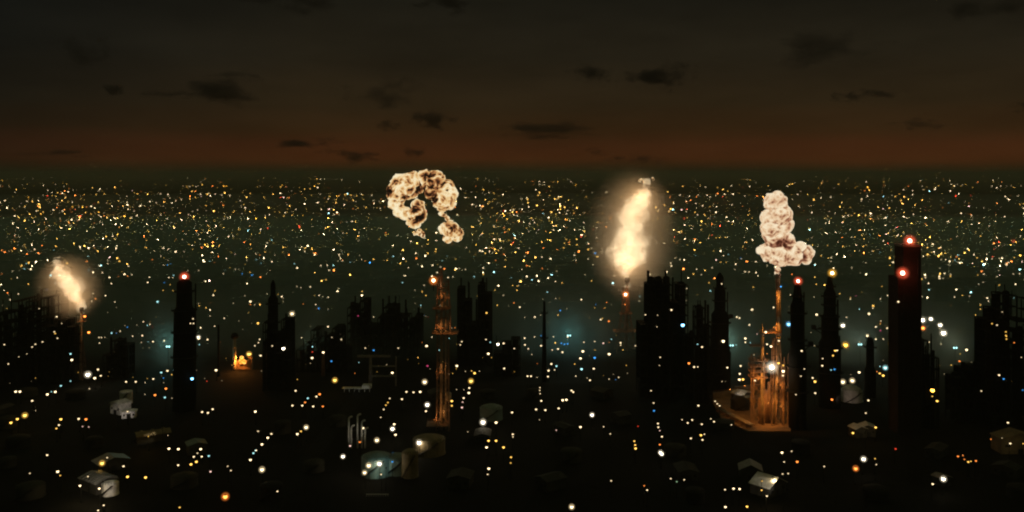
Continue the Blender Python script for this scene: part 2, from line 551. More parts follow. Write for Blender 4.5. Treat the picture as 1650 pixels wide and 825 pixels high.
def tower(name, label, cat, x, yb, prof, decks=(), poles=(), arms=(), mat=BLACK, n=18, occ=True):
    """process column: shell lathe from (row, half width in photo px), ring decks, side pipes"""
    Y = dist(yb); k = Y / F
    r0 = prof[-1][1] * k
    t = thing(name, label, cat, (xx(x, Y), Y, 0))
    pr = []
    rows = sorted(prof, key=lambda p: -p[0])
    prev = None
    for (yy, hw) in rows:
        r = hw * k; z = max(zz(yy, Y), 0.0)
        if prev and prev[0] - r > 0.7 and z - prev[1] > 8:
            pr.append((prev[0], z - 2.5))
        pr.append((r, z)); prev = (r, z)
    pr.append((pr[-1][0] * 0.45, pr[-1][1] + pr[-1][0] * 0.5))
    m = MB(); m.lathe((0, 0, 0), pr, n)
    m.build('shell', mat, t, True)
    def rad(z):
        for (ra, za), (rb, zb) in zip(pr, pr[1:]):
            if za <= z <= zb:
                return ra + (rb - ra) * ((z - za) / max(zb - za, .01))
        return pr[-1][0]
    for yy in decks:
        z = zz(yy, Y); r = rad(z)
        d = MB()
        d.ring((0, 0, z), r * 0.98, r + 1.5, 0.25, 16)
        d.ring((0, 0, z + 1.1), r + 1.42, r + 1.5, 0.08, 16)
        for a in range(10):
            an = 2 * PI * a / 10
            c, s = math.cos(an) * (r + 1.46), math.sin(an) * (r + 1.46)
            d.tube((c, s, z + 0.2), (c, s, z + 1.15), 0.05, n=4)
        d.build('platform', STEEL, t)
    zt = pr[-2][1]
    l = MB()
    for s in (-0.35, 0.35):
        l.tube((s, -r0 - 0.25, 0), (s, -pr[-2][0] - 0.25, zt), 0.07, n=4)
    for q in range(int(zt / 1.2)):
        z = q * 1.2 + 0.6
        yv = -(r0 + (pr[-2][0] - r0) * z / zt) - 0.25
        l.tube((-0.35, yv, z), (0.35, yv, z), 0.04, n=4)
    l.build('ladder', STEEL, t)
    for (px, yt, hw) in poles:
        p = MB()
        lx = xx(px, Y) - t.location.x
        ztop = zz(yt, Y)
        p.tube((lx, -r0 * 0.3, 0), (lx, -r0 * 0.3, ztop), hw * k, n=8)
        for q in range(1, 6):
            z = ztop * q / 6.5
            p.tube((lx, -r0 * 0.3, z), (0, 0, z), hw * k * 0.5, n=6)
        p.build('side_pipe', STEEL, t)
    for (px, yy) in arms:
        p = MB()
        lx = xx(px, Y) - t.location.x; z = zz(yy, Y)
        p.box((lx / 2, 0, z), (abs(lx), 2.2, 0.4))
        p.box((lx, 0, z + 1.0), (2.0, 2.4, 2.2))
        p.tube((lx * 0.95, 0, z - 0.2), (0, 0, z - 5), 0.25, n=5)
        p.build('side_platform', STEEL, t)
    if occ:
        for (ya, ha), (yb2, hb) in zip(prof, prof[1:]):
            h = (ha + hb) / 2
            OCC.append((x - h, x + h, ya, yb2, Y - r0 - 0.6, t))
    return t, Y

t298, Y298 = tower('distillation_column', 'dark stepped column with a pink-red beacon on top, left of the small orange fire', 'tower', 297, 660,
      [(455, 11.5), (494, 12.5), (500, 16), (570, 17), (660, 18)], decks=(470, 500, 535, 575), poles=[(317, 456, 1.2)])
beacon(t298, 297, 446, Y298, 'R', 0.85, 900)
t440, Y440 = tower('distillation_column', 'slim dark spire column standing alone between the orange fire and the lattice derrick', 'tower', 440, 622,
      [(452, 1.6), (475, 4), (540, 8), (622, 11)], decks=(490, 520, 555), poles=[(448, 500, .8)])
t877, Y877 = tower('vent_stack', 'thin dark vent stack among blue lights right of the derrick', 'stack', 877, 615, [(486, 1.8), (540, 3), (615, 4)], decks=(505, 545))
t1160, Y1160 = tower('distillation_column', 'dark pointed column without a lamp, left of the orange-lit drilling rig', 'tower', 1160, 626,
      [(440, 2), (462, 6), (500, 9), (560, 14), (626, 17)], decks=(465, 485, 520, 560, 600), poles=[(1171, 470, 1)], arms=[(1178, 512)])
t1286, Y1286 = tower('distillation_column', 'dark column with a red beacon just right of the orange flare pipe', 'tower', 1285, 690,
      [(460, 5), (485, 8), (560, 11), (690, 14)], decks=(478, 505, 548, 590, 630), poles=[(1294, 470, 1.1)], arms=[(1306, 557)])
beacon(t1286, 1286, 453, Y1286, 'R', 0.72, 700)
t1340, Y1340 = tower('distillation_column', 'dark bumpy column tapering to an amber beacon, between red-beacon column and square tower', 'tower', 1337, 655,
      [(447, 3.5), (465, 6), (505, 9.5), (545, 13), (655, 17)], decks=(462, 478, 492, 510, 530, 560, 600), poles=[(1348, 482, 1.5), (1351, 540, 1.2)], arms=[(1311, 530)])
beacon(t1340, 1341, 440, Y1340, 'A', 0.8, 700)
t1400, _ = tower('vent_stack', 'short dark vent stack left of the big square tower', 'stack', 1402, 640, [(545, 4), (590, 6), (640, 9)], decks=(560,))
t352, _ = tower('vent_stack', 'thin bare dark pole stack just left of the small fire-lit chimney', 'stack', 352, 606, [(524, 1.6), (606, 1.8)])
t521, _ = tower('vent_stack', 'short dim brown stack with a white lamp at its head', 'stack', 521, 606, [(571, 2.2), (606, 2.8)], mat=RUST, occ=False)

# small chimney with a black cap, lit by the fire at its foot
Y = dist(596); k = Y / F
t = thing('capped_chimney', 'small chimney with a bulbous black cap, lit orange by a fire at its foot', 'chimney', (xx(378, Y), Y, 0))
m = MB(); zt = zz(546, Y)
m.lathe((0, 0, 0), [(1.5, 0), (1.15, 2), (1.1, zt)], 14)
for q in (0.35, 0.7):
    m.ring((0, 0, zt * q), 1.1, 1.4, 0.4, 14)
m.build('shaft', PIPE, t, True)
m = MB(); m.lathe((0, 0, zt), [(1.2, 0), (2.3, 0.6), (2.5, 1.8), (2.0, 3.2), (0.8, 4.0)], 14); m.build('cap', BLACK, t, True)
m = MB()
m.box((4.6, 3.2, 2.6), (8.0, 3.5, 5.2)); m.box((4.6, 3.2, 5.5), (8.6, 4.1, 0.5)); m.box((9.6, 3.2, 4.2), (2.4, 3.0, 8.4))
m.build('furnace_house', RUST, t)

# big square tower at the right: stepped shaft with two red beacons
Y = dist(700); k = Y / F
zs, ztp = zz(447, Y), zz(398, Y)
x0, x1, xs = xx(1447, Y), xx(1485, Y), xx(1456.5, Y)
t = thing('square_tower', 'tallest dark square tower with a step and two red beacons on its left edge', 'tower', ((x0 + x1) / 2, Y, 0))
D = 11.5
m = MB(); m.box((0, D / 2, zs / 2), (x1 - x0, D, zs))
for q in range(5):
    m.box((0, D / 2, zs * (q + 0.9) / 5.2), (x1 - x0 + 0.35, D + 0.35, 0.5))
m.build('lower_shaft', BRICK, t)
m = MB(); cxu = (xs + x1) / 2 - t.location.x
m.box((cxu, D / 2, (zs + ztp) / 2), (x1 - xs - 0.02, D * 0.9, ztp - zs))
m.build('upper_shaft', BRICK, t)
m = MB()
wu = x1 - xs
for (dx, dy, w, d) in ((0, 0.3, wu + 0.5, 0.5), (0, D * 0.93, wu + 0.5, 0.5), (-wu / 2, D * .45, 0.5, D * .8), (wu / 2, D * .45, 0.5, D * .8)):
    m.box((cxu + dx, D * 0.03 + dy, ztp + 0.5), (w, d, 1.0))
m.build('parapet', CONC, t)
m = MB()
for q in range(12):
    m.box((1.8, -0.05, 6 + q * 5.6), (1.0, 0.12, 2.0))
m.build('slit_windows', BLACK, t)
m = MB()
m.tube((-3.2, -0.3, 0), (-3.2, -0.3, zs), 0.22, n=6); m.tube((3.9, -0.3, 0), (3.9, -0.3, ztp - 4), 0.3, n=6)
m.build('drain_pipes', STEEL, t)
beacon(t, 1466, 388, Y + 2, 'R', 0.95, 3000, 1.2)
beacon(t, 1454.5, 440, Y - 1.2, 'R', 0.95, 9000, 0.6)
OCC.append((1447, 1485, 450, 700, Y - 0.8, t)); OCC.append((1456, 1485, 398, 450, Y - 0.8, t))
SQT = t

# lattice helper -----------------------------------------------------------
def lattice(m, c, w0, w1, z0, z1, nb, r=0.16, rb=0.09, mi=0):
    """square lattice mast, widths w0 -> w1"""
    def cor(z, i):
        w = w0 + (w1 - w0) * (z - z0) / (z1 - z0)
        sx, sy = ((-1, -1), (1, -1), (1, 1), (-1, 1))[i % 4]
        return (c[0] + sx * w / 2, c[1] + sy * w / 2, z)
    for i in range(4):
        m.tube(cor(z0, i), cor(z1, i), r, n=5, mi=mi)
    for b in range(nb):
        za, zb = z0 + (z1 - z0) * b / nb, z0 + (z1 - z0) * (b + 1) / nb
        for i in range(4):
            m.tube(cor(zb, i), cor(zb, i + 1), rb, n=4, mi=mi)
            m.tube(cor(za, i), cor(zb, i + 1), rb, n=4, mi=mi)
            m.tube(cor(zb, i), cor(za, i + 1), rb, n=4, mi=mi)
def deck(m, c, w, d, z, mi=0):
    m.box((c[0], c[1], z), (w, d, 0.3), mi)
    for h in (0.6, 1.15):
        for sy in (-1, 1):
            m.box((c[0], c[1] + sy * d / 2, z + h), (w, 0.08, 0.08), mi)
        for sx in (-1, 1):
            m.box((c[0] + sx * w / 2, c[1], z + h), (0.08, d, 0.08), mi)
    nx = max(2, int(w / 1.6))
    for q in range(nx + 1):
        for sy in (-1, 1):
            m.box((c[0] - w / 2 + w * q / nx, c[1] + sy * d / 2, z + 0.6), (0.08, 0.08, 1.2), mi)

# lattice derrick under the left explosion
Y = dist(692); k = Y / F
DER = t = thing('lattice_derrick', 'rust-lit lattice derrick with a wide cage top, below the left explosion', 'derrick', (xx(713.5, Y), Y, 0))
bx = t.location.x
def lx(px): return xx(px, Y) - bx
m = MB(); lattice(m, (0, 0), 6.2, 5.4, 0, zz(537, Y), 9); m.build('lower_mast', RUST, t)
m = MB(); lattice(m, (0.2, 0), 7.6, 5.4, zz(534, Y), zz(452, Y), 6, 0.2, 0.11)
for q in range(5):
    z = zz(528 - q * 16, Y)
    m.box((0.2, -1, z), (5.2, 3.4, 0.2))
m.build('cage', RUST, t)
m = MB(); lattice(m, (lx(710), 0), 2.2, 1.0, zz(452, Y), zz(432, Y), 3, 0.12, 0.07); m.build('mast_head', RUST, t)
m = MB(); m.tube((-0.8, 0, 0), (-0.6, 0, zz(445, Y)), 0.75, n=10); m.tube((1.5, 0.4, 0), (1.4, 0.4, zz(470, Y)), 0.4, n=8); m.build('riser_pipe', PIPE, t, True)
m = MB(); deck(m, (lx(717.5), 0), 13.0, 9, zz(536, Y)); m.build('upper_platform', RUST, t)
m = MB(); deck(m, (lx(705), 0), 10.5, 9, zz(683, Y)); m.build('lower_platform', RUST, t)
m = MB(); deck(m, (lx(712), 0), 9.0, 8, zz(497, Y)); m.build('middle_platform', RUST, t)
m = MB()
for s in (-.3, .3):
    m.tube((3.4 + s, -3.0, 0), (3.3 + s, -2.7, zz(537, Y)), 0.06, n=4)
for q in range(46): m.box((3.35, -2.9, 1 + q), (0.6, 0.06, 0.06))
m.build('ladder', RUST, t)
for (x_, y_, w_, h_) in ((722, 640, 3.2, 5), (716, 664, 2.4, 7)):
    m = MB(); m.lathe((lx(x_), 1, zz(y_, Y) - h_ / 2), [(0.6, 0), (w_ / 2, 0.6), (w_ / 2, h_ - .6), (0.6, h_)], 12); m.build('drum', PIPE, t, True)
beacon(t, 698.5, 452, Y, 'O', 0.75, 1500, 4)
fix_lamp(t, 716, 433, Y, 'o', 3); fix_lamp(t, 722, 447, Y - 2, 'w', 2)
for (x_, y_, pw, c_) in ((706, 528, 2600, 'O'), (733, 528, 1600, 'O'), (712, 478, 1800, 'O'), (709, 600, 1500, 'O'), (700, 676, 3500, 'O')):
    w_ = fix_lamp(t, x_, y_, Y - 5.2, 'o', 1, 2)
    flood_light('lamp_light', w_, (0, -0.4, 0.6), ((713 - x_) * .2, 5, -2.5 if y_ != 676 else 1), (1, .42, .12), pw * 7.0, 130)
fix_lamp(t, 728, 646, Y - 3.4, 'y', 4); fix_lamp(t, 728, 653.5, Y - 3.4, 'y', 3)

# left flare stack
Y = dist(612); k = Y / F
FL1 = t = thing('flare_stack', 'thin brown flare stack at the left carrying a leaning flame', 'flare stack', (xx(129, Y), Y, 0))
bx = t.location.x
m = MB(); zt = zz(502, Y); m.tube((0, 0, 0), (lx(131.5), 0, zt), 1.15, 0.8, n=12); m.build('riser_pipe', PIPE, t, True)
m = MB(); m.lathe((lx(131.5), 0, zt), [(0.8, 0), (1.3, 0.4), (1.3, 2.2), (1.0, 2.6)], 12); m.build('flare_tip', BLACK, t, True)
m = MB(); lattice(m, (0, 0), 6, 2.6, 0, zz(548, Y), 6, 0.16, 0.09); m.build('support_frame', RUST, t)
m = MB(); deck(m, (1, 0), 5, 4, zz(518, Y)); m.build('platform', RUST, t)
m = MB()
for a in (0.4, 2.5, 4.6):
    m.tube((math.cos(a) * 22, math.sin(a) * 22, 0), (0, 0, zz(520, Y)), 0.05, n=4)
m.build('guy_wires', STEEL, t)
for (x_, y_) in ((136.5, 509.5), (143, 535.5)):
    w_ = fix_lamp(t, x_, y_, Y - 1, 'O', 4, 1.2)
    m = MB(); m.tube((0, 1.2, 0.8), (lx(131) - (xx(x_, Y - 1) - bx), 1.0, 0.8), 0.09, n=5); m.build('bracket', STEEL, w_)
    point_light('lamp_light', w_, (-0.5, -1.6, 0), LC['O'], 1200, 0.3)
w_ = fix_lamp(t, 126, 600, Y - 5, 'y', 1, 2); point_light('lamp_light', w_, (0, -0.8, 0), LC['y'], 2500, 0.3)

# central flare stack
Y = dist(566); k = Y / F
FL2 = t = thing('flare_stack', 'dim reddish flare stack under the tall central flame', 'flare stack', (xx(1008, Y), Y, 0))
bx = t.location.x
m = MB(); zt = zz(455, Y); m.tube((0, 0, 0), (lx(1010.5), 0, zt), 1.5, 1.1, n=12); m.build('riser_pipe', RUST, t, True)
m = MB(); m.lathe((lx(1010.5), 0, zt), [(1.1, 0), (1.9, .5), (1.9, 2.8), (1.4, 3.4)], 12); m.build('flare_tip', BLACK, t, True)
m = MB(); lattice(m, (0, 0), 15, 6, 0, zz(505, Y), 5, 0.25, 0.14); lattice(m, (0, 0), 6, 3.2, zz(505, Y), zz(464, Y), 5, 0.2, 0.1); m.build('support_frame', RUST, t)
m = MB(); deck(m, (0, 0), 9, 7, zz(505, Y)); m.build('upper_platform', RUST, t)
m = MB(); deck(m, (0, 0), 18, 12, zz(533, Y)); m.build('lower_platform', RUST, t)
beacon(t, 1008, 474.5, Y - 3, 'O', 0.85, 2200, 1)
w_ = fix_lamp(t, 1007, 490.5, Y - 4, 'o', 2); point_light('lamp_light', w_, (0, -1.2, 0), LC['O'], 2500, 0.3)
w_ = fix_lamp(t, 981, 517.5, Y - 4, 'o', 3, 4); point_light('lamp_light', w_, (0, -1.2, 0), LC['O'], 2500, 0.3)

# orange-lit flare rig at right
Y = dist(685); k = Y / F
RIG = t = thing('flare_rig', 'orange-lit rig of pipes and decks under the cream fireball', 'flare rig', (xx(1245, Y), Y, 0))
bx = t.location.x
m = MB(); zt = zz(446, Y)
m.tube((lx(1256), 0, zz(540, Y)), (lx(1253), 0, zt), 1.25, 1.25, n=12)
m.tube((lx(1248), 0.2, 0), (lx(1256), 0, zz(538, Y)), 0.9, 0.9, n=10)
for q in range(8):
    z = zz(455 + q * 11, Y)
    m.ring((lx(1253 + q * .4), 0, z), 1.2, 1.55, 0.3, 12)
m.build('flare_pipe', PIPE, t, True)
m = MB(); lattice(m, (lx(1251), 0), 6, 3.2, 0, zz(545, Y), 7, 0.18, 0.1, 0)
m.tube((lx(1249), -1.6, 0), (lx(1250.5), -1.4, zz(448, Y)), 0.28, n=6)
m.build('pipe_frame', RUST, t)
m = MB(); m.tube((lx(1228), -0.5, 0), (lx(1228), -0.5, zz(540, Y)), 1.0, 0.85, n=12)
m.lathe((lx(1228), -0.5, zz(540, Y)), [(0.85, 0), (1.5, 0.4), (1.5, 1.2), (0.4, 2.6)], 12); m.tube((lx(1228), -.5, zz(540, Y)), (lx(1228), -.5, zz(520, Y)), .3, .12, n=6)
m.build('process_pipe', PIPE, t, True)
m = MB(); deck(m, (lx(1242), 0), 10, 4.5, zz(536, Y)); m.build('bridge', RUST, t); m = MB(); deck(m, (lx(1219), 0), 7, 5, zz(557, Y)); m.build('side_deck', RUST, t)
for q in range(4):
    m = MB(); deck(m, (lx(1221), -0.4), 8.5, 6, zz(580 + q * 9, Y)); m.build('side_deck', RUST, t)
m = MB(); lattice(m, (lx(1221), 0), 5.5, 5.5, 0, zz(572, Y), 5, 0.18, 0.1); m.build('deck_frame', RUST, t)
m = MB(); lattice(m, (lx(1266), 0), 4.2, 4.0, 0, zz(585, Y), 4, 0.16, 0.09); m.tube((lx(1263), 0, 0), (lx(1264), 0, zz(575, Y)), 0.45, n=8); m.tube((lx(1270), 0, 0), (lx(1270), 0, zz(570, Y)), 0.45, n=8)
m.build('valve_frame', RUST, t)
for (x_, w_, h_) in ((1236, 2.8, 18), (1229, 3.6, 14), (1241, 2.0, 22)):
    m = MB(); m.lathe((lx(x_), 2.2, 0), [(w_ / 2, 0), (w_ / 2, h_ - .8), (w_ / 5, h_)], 14); m.build('vessel', RUST, t, True)
m = MB(); m.lathe((lx(1253), 0, zt), [(1.25, 0), (1.6, .3), (1.6, 1.5), (1.3, 1.9)], 12); m.build('flare_tip', PAINT, t, True)
b = beacon(t, 1243.5, 592, Y - 5, 'W', 1.0, 9000, 1)
for (x_, y_, c_, s_) in ((1234, 535, 'w', 4), (1262, 598, 'w', 5), (1254.5, 585, 'y', 4), (1262, 588.5, 'y', 3), (1261.5, 605, 'w', 3), (1255, 549, 'w', 3), (1242.5, 558, 'w', 4), (1236, 554.5, 'w', 3)):
    fix_lamp(t, x_, y_, Y - 4.0, c_, s_, 2)
for (x_, y_, dy, pw) in ((1247, 528, -5, 5200), (1236, 570, -6, 5200), (1256, 480, -6, 3000), (1258, 620, -6, 7000), (1222, 612, -6, 6500), (1238, 650, -9, 9000), (1258, 655, -8, 9000), (1200, 622, -14, 26000), (1176, 628, -12, 30000)):  # last two lamps added to brighten the left of the pad
    w_ = fix_lamp(t, x_, y_, Y + dy, 'o', 1, 2); flood_light('lamp_light', w_, (0, -0.3, 0.4), ((1247 - x_) * .12, 6, -3 if y_ > 605 else -2), (1, .38, .065), pw * (8.5 if y_ > 605 else 24.0 if y_ < 530 else 10.0), 110)

# concrete pad round the rig
pad = [gp(*p) for p in ((1142, 638), (1180, 628), (1232, 630), (1276, 652), (1274, 696), (1205, 696), (1162, 674))]
m = MB(); n = len(pad)
m.add([(p.x, p.y, 0.0) for p in pad] + [(p.x, p.y, 0.5) for p in pad], [tuple(range(n, 2 * n))[::-1]] + [((i + 1) % n, i, n + i, n + (i + 1) % n) for i in range(n)])
tag(m.build('concrete_pad', surf('sandy_concrete', (0.24, 0.15, 0.08), 0.9, 0, .12, .5, .2)), kind='structure')

a, b = gp(1158, 664, .5), gp(1212, 692, .5)
t = thing('pipe_rack', 'low pipe rack running along the left edge of the orange-lit pad', 'pipes', a)
d = b - a; L = d.length; t.rotation_euler = (0, 0, math.atan2(d.y, d.x))
for q, yy in enumerate((-1.2, -.3, .7)):
    m = MB(); m.tube((0, yy, 2.3), (L, yy, 2.3), (.42, .3, .36)[q], n=10); m.build('pipe', PIPE, t, True)
m = MB()
for q in range(int(L / 5) + 1):
    m.box((q * 5 + .3, 0, 1), (.3, 3.4, 2.0)); m.box((q * 5 + .3, 0, 1.9), (.36, 4.0, .24))
m.build('trestles', RUST, t)
a, b = gp(1146, 641, .5), gp(1228, 633, .5); d = b - a
t = thing('retaining_wall', 'stepped concrete wall at the back of the orange-lit pad', 'wall', a, math.atan2(d.y, d.x))
m = MB(); m.box((d.length / 2, .3, 1.4), (d.length, .6, 2.8)); m.box((d.length * .75, 1.4, 2.4), (d.length * .5, 1.6, 4.8)); m.build('wall', CONC, t)
m = MB()
for q in range(int(d.length / 2)): m.box((q * 2 + 1, .3, 3.3), (.1, .1, 1.0))
m.box((d.length / 2, .3, 3.8), (d.length, .1, .1)); m.build('railing', RUST, t)

# ------------------------------------------------------------------ black process units (steel frames full of vessels)
def unit(name, label, x0, x1, yt, yb, seed, dens=1.0):
    R = random.Random(seed)
    Y = dist(yb); k = Y / F
    W_ = (x1 - x0) * k; Dp = min(24, max(10, W_ * 0.6)); top = zz(yt, Y)
    t = thing(name, label, 'process plant', (xx((x0 + x1) / 2, Y), Y, 0))
    nb = max(3, int(W_ / 4.2)); bw = W_ / nb
    hs = []
    for b in range(nb):
        hs.append(top * R.choice((0.5, 0.6, 0.68, 0.78, 0.86, 0.93)))
    hs[R.randrange(nb)] = top * 0.97
    fr = MB(); pp = MB()
    vessels = []
    for b in range(nb):
        xc = -W_ / 2 + bw * (b + .5); h = hs[b]
        nf = max(2, int(h / 5.5))
        for yy in (0, Dp / 2, Dp):
            for xs_ in (xc - bw / 2, xc + bw / 2):
                fr.box((xs_ + 0.02 * b, yy, h / 2), (0.5, 0.5, h))
        for q in range(1, nf + 1):
            z = h * q / nf
            dk = MB(); dk.box((xc, Dp / 2, z - 0.003 * b), (bw * 0.985, Dp + 1.2, 0.35)); dk.build('deck', BLACK, t)
            fr.box((xc, -0.65 - .004 * b, z + 0.9), (bw * 0.97, 0.08, 0.1))
            if R.random() < 0.5:
                fr.tube((xc - bw / 2, -0.1, z - h / nf), (xc + bw / 2, -0.1, z), 0.16, n=4)
        if R.random() < 0.8 * dens:
            z0 = h * R.uniform(0, .3)
            fr.box((xc, Dp + .4, (z0 + h) / 2), (bw * .94, 0.25, (h - z0) * .96))
        rv = bw * R.uniform(0.28, 0.44)
        ht = min(top, h * R.uniform(0.9, 1.12))
        vessels.append((xc, Dp * R.uniform(.3, .6), rv, ht))
        for q in range(3):
            px_ = xc + R.uniform(-.45, .45) * bw
            pp.tube((px_, -0.9 - 0.1 * q, 0), (px_, -0.9 - .1 * q, h * R.uniform(.5, 1.02)), R.uniform(.15, .4), n=7)
        z = h * R.uniform(.2, .9)
        pp.tube((xc - bw / 2, -1.4, z), (xc + bw / 2, -1.4, z), 0.3, n=7)
        for _q in range(R.choice((0, 1, 1, 2, 3))):
            hx = R.uniform(-.3, .3) * bw
            st = MB(); st.tube((xc + hx, Dp * .5, h), (xc + hx, Dp * .5, min(top * 1.04, h + R.uniform(2, 16))), R.uniform(.15, .7), n=8); st.build('roof_stack', BLACK, t)
    pp.box((0, -1.45, 1.2), (W_, 0.7, 0.7))
    fr.build('steel_frame', BLACK, t); pp.build('pipework', BLACK, t)
    for (a, b, r, h) in vessels:
        m = MB(); m.lathe((a, b, 0), [(r, 0), (r, h - r * .6), (r * .75, h - r * .22), (r * .1, h)], 16); m.build('vessel', BLACK, t, True)
    OCC.append((x0, x1, yt + (yb - yt) * 0.06, yb, Y - 1.8, t))
    return t
UNITS = [
 ('black process unit at the far left edge, left of the left flare stack', -30, 78, 476, 622),
 ('low black process unit tucked directly left of the left flare stack', 82, 120, 512, 618),
 ('small black process unit between the left flare stack and the beacon column', 166, 206, 548, 610),
 ('black process unit round the foot of the slim spire column', 424, 468, 512, 630),
 ('long low black process unit between the spire column and the pale gantry', 478, 558, 528, 600),
 ('wide tall black process unit left of the lattice derrick', 560, 676, 484, 574),
 ('tall black process unit immediately right of the lattice derrick', 737, 792, 455, 590),
 ('lower black process unit right of the tall one beside the derrick', 796, 838, 545, 606),
 ('tallest black process unit, right of the central flare stack', 1032, 1108, 446, 640),
 ('black process unit between the tallest unit and the pointed column', 1110, 1148, 492, 650),
 ('black process unit at the right edge, beyond the square tower', 1597, 1680, 470, 690),
 ('low black annex unit leaning against the foot of the square tower', 1487, 1512, 545, 690),
 ('low wide black unit between the square tower and the right edge unit', 1540, 1596, 590, 680),
]
for i, (lab, a, b, c, d) in enumerate(UNITS):
    unit('process_unit', lab, a, b, c, d, 100 + i)

